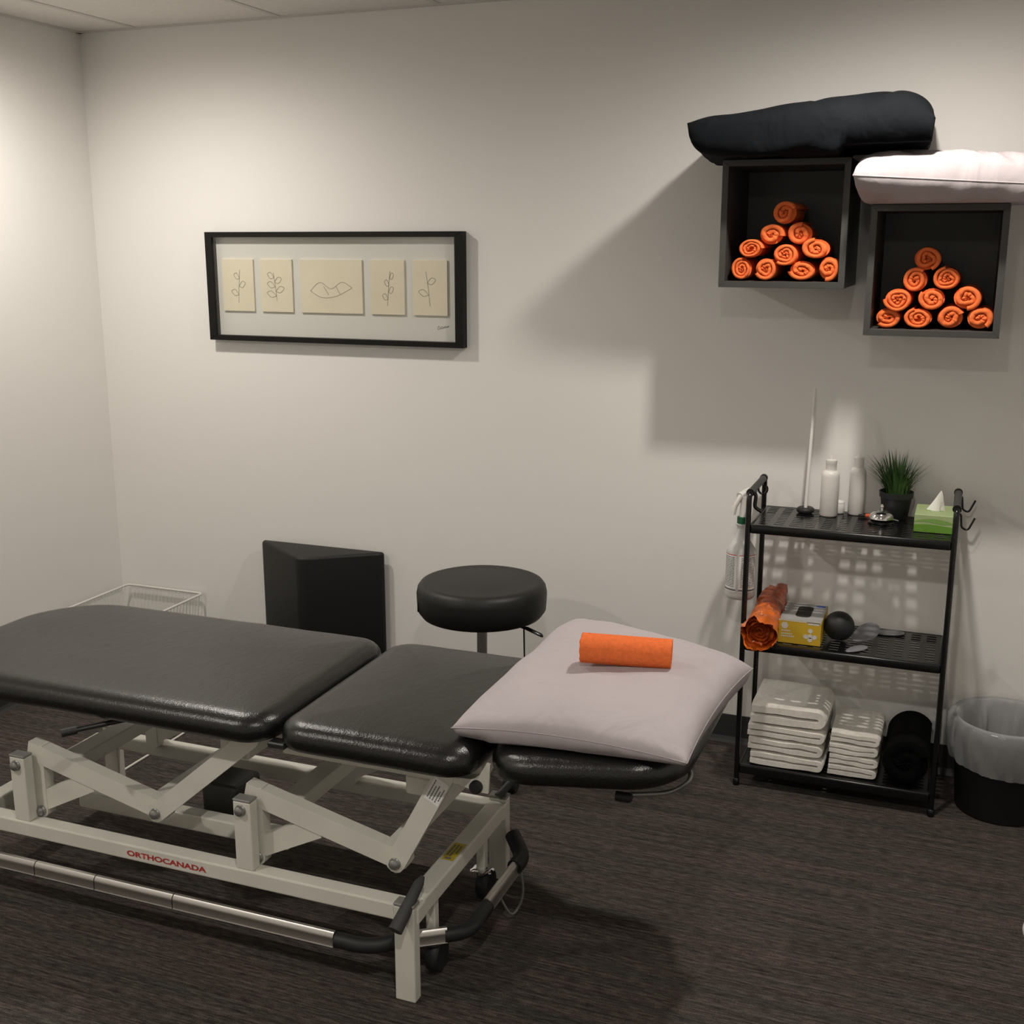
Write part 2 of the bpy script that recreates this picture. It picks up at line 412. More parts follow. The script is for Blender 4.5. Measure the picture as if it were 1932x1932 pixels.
# scissor mechanisms: (pivot x, upper end x,z)
for px, ux, uz in ((1.045, 1.715, .555), (1.697, 2.205, .545)):
    lx = px+.385
    for side, (ya, yb) in enumerate(((-1.618, -1.585), (-1.175, -1.142))):
        b = BM(); bar_xz(b, (px-.016, .408), (lx, .313), .050, ya, yb, 'q')
        bar_xz(b, (px+.010, .425), (px+.010, .243), .040, ya+.0015, yb-.0015, 'q')
        bar_xz(b, (px+.020, .272), (px+.175, .350), .050, ya+.003, yb-.003, False)
        obj('lower_arm', b, Pm, tb, smooth=30)
        yc = ya-.016 if side == 0 else yb
        obj('upper_arm', bar_xz(BM(), (lx, .313), (ux, uz), .046, yc, yc+.016), Pm, tb, smooth=30)
        if side == 0:
            obj('pivot_bolt', bolt_bm(lx, ya-.016, .313), M['bolt'], tb, smooth=40)
            obj('pivot_bolt', bolt_bm(px+.012, ya, .245, .012), M['bolt'], tb, smooth=40)
        else:
            obj('pivot_bolt', bolt_bm(lx, ya-.002, .313, .011), M['bolt'], tb, smooth=40)
    obj('arm_cross_tube', box(BM(), px+.05, px+.11, -1.585, -1.175, .352, .392, .004, 1), Pm, tb)
    obj('arm_cross_tube', box(BM(), lx-.05, lx-.005, -1.585, -1.175, .305, .335, .004, 1), Pm, tb)
    obj('arm_cross_tube', box(BM(), ux-.11, ux-.03, -1.60, -1.16, uz-.075, uz-.03, .004, 1), Pm, tb)
obj('link_beam', box(BM(), 1.07, 1.715, -1.50, -1.46, .200, .245, .004, 2), Pm, tb)
mo = obj('actuator', box(BM(), 1.39, 1.50, -1.40, -1.28, .155, .283, .012, 2), M['motor'], tb)
# top frames
b = BM()
for y0, y1 in ((-1.632, -1.60), (-1.165, -1.133)):
    box(b, 1.80, 2.285, y0, y1, .532, .548, .002, 1); box(b, .80, 1.79, y0+.03, y1+.02, .548, .570, .002, 1)
for x in (.80, 1.75, 1.815, 2.25): box(b, x, x+.03, -1.60, -1.16, .546, .569, .002, 1)
obj('top_frame', b, Pm, tb, smooth=40)
for y0 in (-1.634, -1.14):
    b = BM(); prism(b, [(2.245, .532), (2.285, .524), (2.309, .524), (2.314, .592), (2.306, .594), (2.283, .552), (2.245, .550)], y0, y0+.006)
    hb = obj('hinge_bracket', b, Pm, tb)
    if y0 < -1.5: obj('stop_knob', lathe(BM(), [(.0145, 0), (.0145, .010), (.012, .014), (0, .0145)], (2.283, y0, .5375), 16, 'y'), M['rubber'], hb, smooth=40)
obj('hinge_plate', box(BM(), 1.785, 1.83, -1.672, -1.64, .560, .575, .003, 1), M['darkmetal'], tb)
obj('head_support', box(BM(), 2.28, 2.66, -1.50, -1.46, .550, .570, .003, 1, m=hm), M['darkmetal'], tb)
obj('head_support', box(BM(), 2.28, 2.66, -1.32, -1.28, .550, .570, .003, 1, m=hm), M['darkmetal'], tb)
# release levers
lv = obj('release_lever', tube(BM(), arc([(2.60, -1.585, .552), (2.69, -1.555, .558), (2.735, -1.56, .60), (2.70, -1.50, .612)], .03), .0055, 10), M['bolt'], tb, smooth=60)
obj('lever_grip', lathe(BM(), [(0, -.002), (.0105, 0), (.011, .028), (.008, .034), (0, .034)], (2.580, -1.592, .550), 12, 'x'), M['rubber'], lv, smooth=50)
lv = obj('release_lever', tube(BM(), [(1.285, -1.738, .548), (1.36, -1.655, .553), (1.50, -1.50, .560)], .0065, 10), M['darkmetal'], tb, smooth=60)
obj('lever_grip', tube(BM(), [(1.272, -1.752, .547), (1.296, -1.726, .549)], .0105, 12), M['rubber'], lv, smooth=50)
# foot control bar around the base
bz = .112
def barseg(pts):
    b = BM(); P = [Vector(p) for p in pts]
    prof = [(-.009, -.019), (.010, -.019), (.013, -.016), (.0115, -.013), (.0115, .004), (.010, .012), (.004, .018), (-.004, .018), (-.010, .012), (-.0115, .002)]
    rings = []
    for i, p in enumerate(P):
        d = (P[min(i+1, len(P)-1)]-P[max(i-1, 0)]).normalized(); n = Vector((d.y, -d.x, 0))
        rings.append([b.verts.new(p+n*u+Vector((0, 0, v))) for u, v in prof])
    k = len(prof)
    for a, c in zip(rings, rings[1:]):
        for j in range(k): b.faces.new((a[j], a[(j+1) % k], c[(j+1) % k], c[j]))
    b.faces.new(rings[0][::-1]); b.faces.new(rings[-1]); return b
fy = -1.668
cuts = [.62, .86, 1.049, 1.232, 1.452, 1.702, 1.938]
foot = None
seams = [.70, 1.073, 1.262, 1.497, 1.942]
for a, c in zip(seams, seams[1:]):
    obj('foot_control_bar', barseg([(a+.0013, fy, bz), (c-.0013, fy, bz)]), M['alu'], tb, smooth=35)
def rub(pts, rad=.018):
    return tube(BM(), arc(pts, .09, 8), rad, 12, sx=1, sy=1)
obj('bar_corner', rub([(1.944, fy, bz-.002), (2.03, fy, bz-.002), (2.085, -1.615, bz-.001)]), M['rubber'], tb, smooth=60)
obj('bar_connector', barseg([(2.078, -1.622, bz), (2.172, -1.558, bz)]), M['alu'], tb, smooth=35)
obj('bar_corner', rub([(2.168, -1.562, bz-.002), (2.215, -1.525, bz-.002), (2.215, -1.415, bz-.002)]), M['rubber'], tb, smooth=60)
obj('foot_control_bar', barseg([(2.213, -1.415, bz), (2.213, -1.225, bz)]), M['alu'], tb, smooth=35)
obj('bar_corner', rub([(2.213, -1.228, bz), (2.218, -1.18, bz+.005), (2.17, -1.13, bz+.035)], .021), M['rubber'], tb, smooth=60)
obj('control_cable', tube(BM(), arc([(2.218, -1.20, .10), (2.235, -1.21, .03), (2.235, -1.30, .012), (2.215, -1.33, .085)], .05, 8), .0028, 6), M['capg'], tb, smooth=60)
# castors and their levers
for x, y in ((2.13, -1.545), (2.118, -1.215)):
    cs = obj('castor_stem', box(BM(), x-.012, x+.012, y-.012, y+.012, .085, .19, .003, 1), Pm, tb)
    obj('castor_wheel', lathe(BM(), [(.012, -.016), (.034, -.016), (.040, -.011), (.042, 0), (.040, .011), (.034, .016), (.012, .016)], (x+.01, y, .045), 24, 'x'), M['rubber'], cs, smooth=40)
    obj('castor_plate', lathe(BM(), [(.001, .006), (.022, .006), (.030, .002), (.032, 0), (.001, 0)], (x, y, .080), 20), M['chrome'], cs, smooth=50)
for x, y in ((2.116, -1.690), (2.128, -1.105)):
    b = BM()
    if y < -1.5: tube(b, [(2.122, -1.718, .203), (2.130, -1.672, .238), (2.137, -1.625, .272), (2.139, -1.610, .280)], [.0165, .0145, .0115, .005], 14)
    else: tube(b, [(2.125, -1.12, .243), (2.15, -1.075, .275)], [.012, .009], 12)
    obj('castor_lever', b, M['grip'], tb, smooth=50)
# lettering and labels on the frame
def text_mesh(s, width, height, bold=0):
    cu = bpy.data.curves.new('txt', 'FONT'); cu.body = s; cu.extrude = .0; cu.align_x = 'LEFT'; cu.offset = bold
    o = bpy.data.objects.new('txt', cu); C.objects.link(o)
    dg = bpy.context.evaluated_depsgraph_get(); me = bpy.data.meshes.new_from_object(o.evaluated_get(dg))
    b = BM(); b.from_mesh(me)
    bpy.data.objects.remove(o); bpy.data.meshes.remove(me)
    xs = [v.co.x for v in b.verts]; ys = [v.co.y for v in b.verts]
    for v in b.verts:
        v.co.x = (v.co.x-min(xs))/(max(xs)-min(xs))*width; v.co.y = (v.co.y-min(ys))/(max(ys)-min(ys))*height
    return b
b = text_mesh('ORTHOCANADA', .232, .0145, .030)
bmesh.ops.transform(b, matrix=Matrix.Translation((1.357, -1.6608, .2005)) @ Matrix.Rotation(PI/2, 4, 'X'), verts=b.verts[:])
obj('lettering', b, M['redletter'], rf, label='red capital lettering on the front rail')
def label_patch(parent, name, ctr, ux, uy, w, h, m, lines, label, lm=M['print_']):
    ux = Vector(ux).normalized(); uy = Vector(uy).normalized(); nz = ux.cross(uy); c = Vector(ctr); rnd = random.Random(len(lines)+int(w*1e4))
    b = BM(); 
    def q(cx, cy, ww, hh, lift, mi):
        p = [c+ux*(cx+sx*ww/2)+uy*(cy+sy*hh/2)+nz*lift for sx, sy in ((-1, -1), (1, -1), (1, 1), (-1, 1))]
        f = b.faces.new([b.verts.new(v) for v in p]); f.material_index = mi
    q(0, 0, w, h, .0005, 0)
    for ly, x0, x1, th in lines:
        x = x0*w
        while x < x1*w-.002:
            ww = rnd.uniform(.003, .007); ww = min(ww, x1*w-x)
            q(x+ww/2, ly*h, ww*.85, th*h, .0008, 1); x += ww
    return obj(name, b, [m, lm], parent, label=label)
label_patch(cbar, 'warning_label', (2.124, -1.405, .2312), (0, 1, 0), (-1, 0, 0), .083, .032, M['yellow'],
            [(.30, -.25, .40, .13), (.02, -.3, .42, .13), (-.26, -.1, .36, .13), (.05, -.45, -.34, .5)], 'yellow warning label with black print')
du = Vector((2.205-2.082, 0, .545-.313)).normalized()
label_patch(tb, 'spec_label', (2.188, -1.6345, .508), (du.x, 0, du.z), (-du.z, 0, du.x), .062, .038, M['paper'],
            [(.34, -.4, .40, .07), (.16, -.42, .2, .07), (-.02, -.4, .30, .07), (-.2, -.42, .1, .07), (-.36, -.3, .25, .07)], 'white printed label on the arm')

# ------------------------------------------------------------------ pillows
def pillow_bm(cs, top, bot, nu=44, nv=44, p=2.6, a=.55, pinch=.05, wr=.006, ws=7, seed=0, seam=.004, floor=None, fold=None, edge=0, bexp=None):
    """cs: four seam corners (u-,v-),(u+,v-),(u+,v+),(u-,v+)"""
    c = [Vector(v) for v in cs]; bm = BM(); grid = {}
    def P(u, v, s):
        ex = 1-pinch*(1-u*u)*abs(v)**3; ey = 1-pinch*(1-v*v)*abs(u)**3
        # concave sides between the corners
        uu = u*(1-pinch*(1-v*v)*abs(u)**2); vv = v*(1-pinch*(1-u*u)*abs(v)**2)
        s0, t0 = (uu+1)/2, (vv+1)/2
        base = c[0]*(1-s0)*(1-t0)+c[1]*s0*(1-t0)+c[2]*s0*t0+c[3]*(1-s0)*t0
        k = max(0, (1-abs(u)**p))**a*max(0, (1-abs(v)**p))**a
        h = top if s > 0 else -bot
        if edge and s > 0:
            z0 = edge*(1-u*u)*(abs(v)**4)*(1 if v < 0 else .3)+edge*(1-v*v)*(abs(u)**4)
        else: z0 = edge*(1-u*u)*(abs(v)**4)*(1 if v < 0 else .3)+edge*(1-v*v)*(abs(u)**4) if edge else 0
        if s < 0 and bexp: k = max(0, 1-abs(u)**bexp[0])**bexp[1]*max(0, 1-abs(v)**bexp[2])**bexp[3]
        n = wr*(fbm((base.x, base.y, s), ws, seed)+.6*fbm((base.x, base.y, s), ws*2.3, seed+3))*min(1, k*2.5)
        z = base.z+z0+h*k+n
        if fold: z += fold(u, v, k, s)
        if floor is not None and s < 0: z = max(z, floor(base.x, base.y)) if callable(floor) else max(z, floor)
        return Vector((base.x, base.y, z))
    def w(i, n):      # concentrate samples near the edge
        t = -1+2*i/n; return math.sin(t*PI/2)*.6+t*.4
    for s in (1, -1):
        for i in range(nu+1):
            for j in range(nv+1):
                rim = i in (0, nu) or j in (0, nv)
                if rim and s < 0: grid[(i, j, -1)] = grid[(i, j, 1)]; continue
                grid[(i, j, s)] = bm.verts.new(P(w(i, nu), w(j, nv), s))
        for i in range(nu):
            for j in range(nv):
                f = [grid[(i, j, s)], grid[(i+1, j, s)], grid[(i+1, j+1, s)], grid[(i, j+1, s)]]
                bm.faces.new(f if s > 0 else f[::-1])
    return bm, P
def head_top(x, y):
    if x < 2.31: return .642
    return .632+(x-2.31)*math.tan(R(7.5))+.004
pc = [(2.222, -1.630, .660), (2.752, -1.708, .702), (2.79, -1.21, .725), (2.262, -.930, .690)]
bm, Pf = pillow_bm(pc, .074, .085, p=3.2, a=.52, pinch=.045, wr=.006, ws=6.5, seed=5, floor=head_top, edge=.010, bexp=(6, .45, 6, .45))
pil = thing('pillow', 'mauve pillow lying on the head end of the treatment table', 'pillow', (2.5, -1.35, .64))
obj('pillowcase', bm, M['mauve'], pil, smooth=180)
def seam_tube(P, edge, r, dz=0, n=40):
    pts = []
    for i in range(n+1):
        t = -1+2*i/n; u, v = (t, -1) if edge == 'f' else ((1, t) if edge == 'r' else (-1, t))
        q = P(u, v, 1); pts.append(q+Vector((0, 0, dz)))
    return tube(BM(), pts, r, 6)
obj('seam', seam_tube(Pf, 'f', .0009), M['mauve'], pil, smooth=180)
obj('seam', seam_tube(Pf, 'r', .0009), M['mauve'], pil, smooth=180)

# ------------------------------------------------------------------ rolled towels
def roll_bm(rx, rz, depth, turns=3.6, seed=0, seg=26, fill=.90, core=.16):
    """rolled towel along +y from the front end y=0, thick spiral ribbon"""
    rnd = random.Random(seed); bm = BM(); n = int(turns*seg); ring = []
    ph = rnd.uniform(0, 2*PI); amp = rnd.uniform(.10, .2); lob = rnd.choice([2, 2, 3])
    t_all = 1.0; pitch = (1-core)/turns
    for i in range(n+1):
        th = 2*PI*i/seg; rr = 1-pitch*th/(2*PI)
        ins = 1-rr
        k = 1+amp*ins*1.6*math.sin(lob*th+ph)+.05*math.sin(5*th+ph*2)*ins
        half = pitch*fill*.5
        row = []
        fy_ = rnd.uniform(-.0025, .0025)*(0.4+ins)
        for (dr, y) in ((half, depth), (half, .004), (half*.62, .0008), (0, 0), (-half*.62, .0008), (-half, .004), (-half, depth*.35)):
            q = (rr*k-half+dr)
            a = th+ph
            row.append(bm.verts.new((math.cos(a)*q*rx, y+(fy_+ins*.006 if y < .02 else 0), math.sin(a)*q*rz)))
        ring.append(row)
    m = len(ring[0])
    for a, b in zip(ring, ring[1:]):
        for j in range(m-1): bm.faces.new((a[j], b[j], b[j+1], a[j+1]))
    bm.faces.new(ring[0]); bm.faces.new(ring[-1][::-1])
    # closed back end and a dark-proof filler disc inside
    bk = [r[0] for r in ring[:seg]]
    c = bm.verts.new((0, depth, 0))
    for i in range(seg-1): bm.faces.new((bk[i], bk[i+1], c))
    back = [bm.verts.new((math.cos(2*PI*i/20)*rx*.86, .018, math.sin(2*PI*i/20)*rz*.86)) for i in range(20)]
    bm.faces.new(back)
    return bm
S1 = ['leftmost of the bottom row', 'second from left in the bottom row', 'third from left in the bottom row', 'rightmost of the bottom row',
      'left one of the row of three', 'middle one of the row of three', 'right one of the row of three', 'left one of the row of two', 'right one of the row of two', 'topmost of the pyramid']
T1 = [(2.560, 1.5965, .0635, .066), (2.630, 1.5975, .067, .067), (2.731, 1.594, .080, .0595), (2.8035, 1.5995, .060, .0735),
      (2.585, 1.653, .075, .0565), (2.682, 1.638, .076, .0645), (2.768, 1.6535, .087, .061), (2.641, 1.693, .076, .0645), (2.720, 1.694, .078, .066), (2.675, 1.7515, .074, .069)]
T2 = [(2.972, 1.467, .073, .059), (3.053, 1.467, .082, .059), (3.135, 1.470, .077, .065), (3.210, 1.4705, .0725, .065),
      (2.996, 1.517, .080, .068), (3.085, 1.520, .0757, .066), (3.174, 1.525, .080, .070), (3.037, 1.570, .0725, .071), (3.119, 1.575, .076, .067), (3.064, 1.628, .0755, .069)]
for bi, (lst, which) in enumerate(((T1, 'left'), (T2, 'right'))):
    for i, (x, z, w_, h_) in enumerate(lst):
        rnd = random.Random(i*13+bi*101)
        turns = rnd.choice([2.0, 2.3, 2.6, 3.0]); core = .30 if (bi, i) in ((1, 1), (0, 4)) else .12
        o = obj('rolled_towel', roll_bm(w_/2, h_/2, .235, turns, seed=i*7+bi*50+3, core=core), M['orange'], smooth=55, local=True)
        o.location = (x, -.318+rnd.uniform(-.006, .006), z)
        o.rotation_euler = (0, 0, rnd.uniform(-.03, .03))
        tag(o, 'orange rolled towel in the %s wall cube, %s' % (which, S1[i]), 'towel', 'orange towels in the %s wall cube' % which)
# towel rolled on the pillow
b = roll_bm(.039, .036, .200, 2.8, seed=77)
for v in b.verts:
    v.co.z += .0015*fbm((v.co.x, v.co.y, v.co.z), 25, 4); v.co.x += .0012*fbm((v.co.x, v.co.y, v.co.z), 25, 9)
o = obj('rolled_towel', b, M['orange'], smooth=60, local=True)
o.location = (2.444, -1.420, .804); o.rotation_euler = (R(-1), 0, R(-79.5))
tag(o, 'single orange rolled towel lying on the mauve pillow of the treatment table', 'towel')

# ------------------------------------------------------------------ wall cubes
def wall_cube(x0, z0, label):
    t = thing('wall_cube', label, 'shelf', (x0+.175, -.169, z0), 'dark grey wall cubes')
    S, d, th = .352, .338, .0175
    def panel(name, poly, y0=-d, y1=0):
        b = BM(); a = [b.verts.new((x0+x, y0, z0+z)) for x, z in poly]; c = [b.verts.new((x0+x, y1, z0+z)) for x, z in poly]
        b.faces.new(a); b.faces.new(c[::-1])
        for i in range(4): b.faces.new((a[i], c[i], c[(i+1) % 4], a[(i+1) % 4]))
        bmesh.ops.bevel(b, geom=b.edges[:], offset=.0006, segments=1, affect='EDGES')
        obj(name, b, M['box'], t)
    panel('bottom_panel', [(0, 0), (S, 0), (S-th, th), (th, th)])
    panel('top_panel', [(0, S), (th, S-th), (S-th, S-th), (S, S)])
    panel('side_panel', [(0, 0), (th, th), (th, S-th), (0, S)])
    panel('side_panel', [(S, 0), (S, S), (S-th, S-th), (S-th, th)])
    obj('back_panel', box(BM(), x0+th, x0+S-th, -.010, -.002, z0+th, z0+S-th), M['box'], t)
wall_cube(2.500, 1.545, 'dark grey open wall cube on the left, mounted higher, under the black pillow')
wall_cube(2.911, 1.419, 'dark grey open wall cube on the right, mounted lower, under the mauve pillow')
# black pillow on the left cube
def bfold(u, v, k, s):
    if s > 0:
        f = .30+.70*min(1, max(0, (u+1)/1.7))**.8
        return -.080*k*(1-f)-.010*abs(math.sin(u*5.2-v*2.6))**6*min(1, k*2)*(1 if u > 0 else .3)
    return .016*abs(math.sin(u*4.2+v*2.1+.5))**4*k*(1 if u > -.5 else .2)
bc = [(2.432, -.505, 1.984), (3.065, -.490, 1.955), (3.045, -.03, 1.985), (2.40, -.035, 1.965)]
bm, Pb = pillow_bm(bc, .080, .085, nu=64, p=5.0, a=.42, pinch=.02, wr=.007, ws=6, seed=11, floor=1.8985, fold=bfold, bexp=(14, .40, 14, .40))
for v in bm.verts:   # leans up towards the right where it overlaps the other pillow
    t = (v.co.x-2.42)/.62
    if v.co.z > 1.95: v.co.z += .022*max(0, min(1, (t-.25)*1.6))
    if t > .66: v.co.z = max(v.co.z, 1.921+.004*fbm((v.co.x, v.co.y, 0), 9, 2))
bpil = thing('pillow', 'black pillow lying on top of the left wall cube', 'pillow', (2.72, -.22, 1.898))
obj('pillowcase', bm, M['blackfab'], bpil, smooth=180)
b = BM()
pts = [Pb(-1+2*i/30*.93+.1, -1, 1)+Vector((0, -.001, .010+.012*math.sin(i/30*PI))) for i in range(14, 29)]
# mauve pillow on the right cube
pc2 = [(2.870, -.480, 1.842), (3.52, -.475, 1.800), (3.50, -.025, 1.82), (2.858, -.02, 1.848)]
bm, Pp = pillow_bm(pc2, .078, .075, nu=56, p=7.0, a=.36, pinch=.012, wr=.006, ws=7, seed=21, floor=1.7725, bexp=(16, .42, 3.0, .62),
                   fold=lambda u, v, k, s: -.011*abs(math.sin((u*1.5+v*.9)*6+1.5*math.sin(u*7)))**5*min(1, k*1.5)*(1 if v < .2 else .4)*(1 if u > -.75 else .2))
ppil = thing('pillow', 'mauve pillow on the right wall cube, cut off by the right frame edge', 'pillow', (3.2, -.22, 1.771))
obj('pillowcase', bm, M['mauve'], ppil, smooth=180)
obj('seam', seam_tube(Pp, 'f', .0014), M['mauve'], ppil, smooth=180)

# ------------------------------------------------------------------ framed picture
pf = thing('picture_frame', 'wide black framed picture with five cream cards hanging on the back wall', 'picture', (1.0457, -.018, 1.3139))
x0, x1, z0, z1, fw = .5274, 1.5641, 1.3139, 1.7073, .030
def fr(poly):
    b = BM(); prism(b, poly, -.036, -.001); bmesh.ops.bevel(b, geom=b.edges[:], offset=.0008, segments=1, affect='EDGES'); return b
for nm, poly in (('frame_rail', [(x0, z1), (x0+fw, z1-fw*.62), (x1-fw, z1-fw*.62), (x1, z1)]), ('frame_rail', [(x0, z0), (x1, z0), (x1-fw, z0+fw*.62), (x0+fw, z0+fw*.62)]),
                 ('frame_stile', [(x0, z0), (x0+fw, z0+fw*.62), (x0+fw, z1-fw*.62), (x0, z1)]), ('frame_stile', [(x1, z0), (x1, z1), (x1-fw, z1-fw*.62), (x1-fw, z0+fw*.62)])):
    obj(nm, fr(poly), M['frame'], pf)
mb = obj('mat_board', box(BM(), x0+.01, x1-.01, -.008, -.003, z0+.01, z1-.01), M['mat_board'], pf)
obj('glass_pane', box(BM(), x0+fw-.003, x1-fw+.003, -.031, -.029, z0+.016, z1-.016), M['glass'], pf)
def sketch(strokes, cx, z, m=M['ink'], r=.0007, sm=6, yy=-.0153):
    b = BM()
    for st in strokes:
        P = [Vector((cx+x, yy, z+y)) for x, y in st]
        if len(P) > 2:
            Q = []
            for i in range(len(P)-1):
                p0, p1, p2, p3 = P[max(i-1, 0)], P[i], P[i+1], P[min(i+2, len(P)-1)]
                for k in range(sm):
                    t = k/sm; Q.append(.5*((2*p1)+(p2-p0)*t+(2*p0-5*p1+4*p2-p3)*t*t+(3*p1-p0-3*p2+p3)*t**3))
            Q.append(P[-1]); P = Q
        tube(b, P, r, 5)
    return b
# plain generic plant doodles stand in for the prints
def leafs(n, h, w_, tilt=0, seed=1):
    rnd = random.Random(seed); S = [[(0, -h/2), (tilt*.3, -h*.1), (tilt*.6, h*.2), (tilt, h/2)]]
    for i in range(n):
        t = (i+1)/(n+1); y = -h/2+h*t; x = tilt*t; s = 1 if i % 2 else -1; l = w_*(1-.45*t)
        S.append([(x, y), (x+s*l*.5, y+.018), (x+s*l, y+.012), (x+s*l*.55, y-.004), (x, y)])
    return S
cards = [(.582, .717), (.748, .881), (.915, 1.167), (1.200, 1.333), (1.366, 1.497)]
arts = [leafs(3, .12, .035, .01), leafs(5, .10, .042, -.012, 2), [[(-.085, -.012), (-.045, .018), (0, -.004), (.045, .02), (.085, 0)], [(-.085, -.012), (-.04, -.035), (.02, -.03), (.085, 0)], [(-.03, .004), (-.01, -.026)], [(.02, .006), (.035, -.022)]],
        leafs(4, .12, .024, .012, 3), leafs(2, .12, .045, -.015, 4)]
for (a, c), art in zip(cards, arts):
    cd = obj('card', box(BM(), a, c, -.0150, -.008, 1.4215, 1.610, .0004, 1), M['card'], pf)
    obj('line_drawing', sketch(art, (a+c)/2, 1.512), M['ink'], cd)
obj('pencil_scrawl', sketch([[(-.022, -.006), (-.018, .004), (-.012, -.003), (-.006, .003), (0, -.001), (.006, .004), (.012, .001), (.022, .006)], [(-.022, -.008), (.02, .002)]], 1.478, 1.382, r=.0006, yy=-.0084), M['inkd'], mb)

# ------------------------------------------------------------------ wedge bolster, stool, basket
ZW = .553
def wedge_bm():
    b = BM(); pl = [(.712, -.022), (1.235, -.020), (1.229, -.040), (1.000, -.208), (.970, -.210), (.716, -.045)]
    a = [b.verts.new((x, y, .001)) for x, y in pl]; c = [b.verts.new((x, y, ZW)) for x, y in pl]
    b.faces.new(a[::-1]); b.faces.new(c)
    for i in range(len(pl)): b.faces.new((a[i], a[(i+1) % 6], c[(i+1) % 6], c[i]))
    bmesh.ops.recalc_face_normals(b, faces=b.faces[:])
    bmesh.ops.bevel(b, geom=b.edges[:], offset=.011, segments=4, affect='EDGES', profile=.5)
    return b
tag(obj('wedge_bolster', wedge_bm(), M['vinyl2'], smooth=60), 'black vinyl triangular wedge bolster standing on end against the back wall', 'bolster')
sx_, sy_ = 1.812, -.475
st = thing('round_stool', 'round black padded stool between the treatment table and back wall', 'stool', (sx_, sy_, 0))
ZS = .628; rs_ = .206
obj('seat', lathe(BM(), [(0, ZS-.118), (rs_-.045, ZS-.118), (rs_-.015, ZS-.108), (rs_-.002, ZS-.09), (rs_, ZS-.06), (rs_+.001, ZS-.035), (rs_-.003, ZS-.016), (rs_-.012, ZS-.004), (rs_-.024, ZS), (rs_-.036, ZS-.001), (rs_*.55, ZS+.004), (0, ZS+.005)], (sx_, sy_, 0), 56), M['vinyl2'], st, smooth=50)
obj('seat_tag', box(BM(), -.004, .004, -.0035, .0005, ZS-.085, ZS-.055, m=Matrix.Translation((sx_-.163, sy_-.124, 0)) @ Matrix.Rotation(R(-53), 4, 'Z')), M['blackmetal'], st)
obj('seat_plate', box(BM(), sx_-.09, sx_+.09, sy_-.09, sy_+.09, ZS-.126, ZS-.118), M['blackmetal'], st)
obj('gas_column', tube(BM(), [(sx_, sy_, .10), (sx_, sy_, ZS-.12)], .0165, 16), M['bolt'], st, smooth=60)
obj('column_cover', tube(BM(), [(sx_, sy_, .08), (sx_, sy_, .32)], .026, 16), M['blackmetal'], st, smooth=60)
obj('height_lever', tube(BM(), [(sx_+.02, sy_-.01, ZS-.128), (sx_+.13, sy_-.012, ZS-.133), (sx_+.158, sy_-.013, ZS-.136), (sx_+.205, sy_-.014, ZS-.152), (sx_+.212, sy_-.014, ZS-.157)], [.004, .004, .009, .009, .004], 8, sy=.6), M['blackmetal'], st, smooth=50)
obj('hanging_cord', tube(BM(), [(sx_+.135, sy_+.02, ZS-.13), (sx_+.137, sy_+.02, .40), (sx_+.14, sy_+.03, .18)], .0028, 6), M['darkmetal'], st, smooth=60)
for k in range(5):
    a = 2*PI*k/5+.5; d = Vector((math.cos(a), math.sin(a), 0)); p = Vector((sx_, sy_, 0))
    lg = obj('base_leg', tube(BM(), [p+d*.02+Vector((0, 0, .10)), p+d*.12+Vector((0, 0, .095)), p+d*.215+Vector((0, 0, .068))], [.022, .018, .012], 10), M['blackmetal'], st, smooth=60)
    q = p+d*.215
    obj('castor', lathe(BM(), [(.01, -.02), (.024, -.02), (.027, -.012), (.027, .012), (.024, .02), (.01, .02)], (q.x, q.y, .0275), 16, 'x'), M['rubber'], lg, smooth=40)
wb = thing('wire_basket', 'white wire basket on the floor in the far left corner', 'basket', (.23, -.30, 0))
bx0, bx1, by0, by1, bzt = .045, .410, -.590, -.020, .300
rr = lambda a, c, d, e, z, rad: arc([((a+c)/2, d, z), (c, d, z), (c, e, z), (a, e, z), (a, d, z), ((a+c)/2, d, z)], rad, 6)[:-1]
obj('rim', tube(BM(), rr(bx0, bx1, by0, by1, bzt, .022), .0048, 8, closed=True), M['whitewire'], wb, smooth=60)
ins = .026
obj('bottom_wire', tube(BM(), rr(bx0+ins, bx1-ins, by0+ins, by1-ins, .010, .02), .0035, 8, closed=True), M['whitewire'], wb, smooth=60)
b = BM()
for k in range(1, 20):
    x = bx0+(bx1-bx0)*k/20; xb = bx0+ins+(bx1-bx0-2*ins)*k/20
    tube(b, [(x, by1, bzt), (xb, by1-ins, .012), (xb, by0+ins, .012), (x, by0, bzt)], .0011, 5)
for k in range(1, 28):
    y = by0+(by1-by0)*k/28; yb = by0+ins+(by1-by0-2*ins)*k/28
    tube(b, [(bx0, y, bzt), (bx0+ins, yb, .014)], .0011, 5); tube(b, [(bx1, y, bzt), (bx1-ins, yb, .014)], .0011, 5)
wm = obj('wire_mesh', b, M['whitewire'], wb); wm['kind'] = 'stuff'
# white cord on the floor behind the table
tag(obj('power_cord', tube(BM(), arc([(.747, -1.06, .004), (.746, -.90, .004), (.748, -.78, .004), (.747, -.62, .004), (.735, -.40, .004), (.70, -.05, .004)], .05), .0038, 8), M['whitewire'], smooth=60),
    'white cord lying on the carpet behind the treatment table', 'cord')

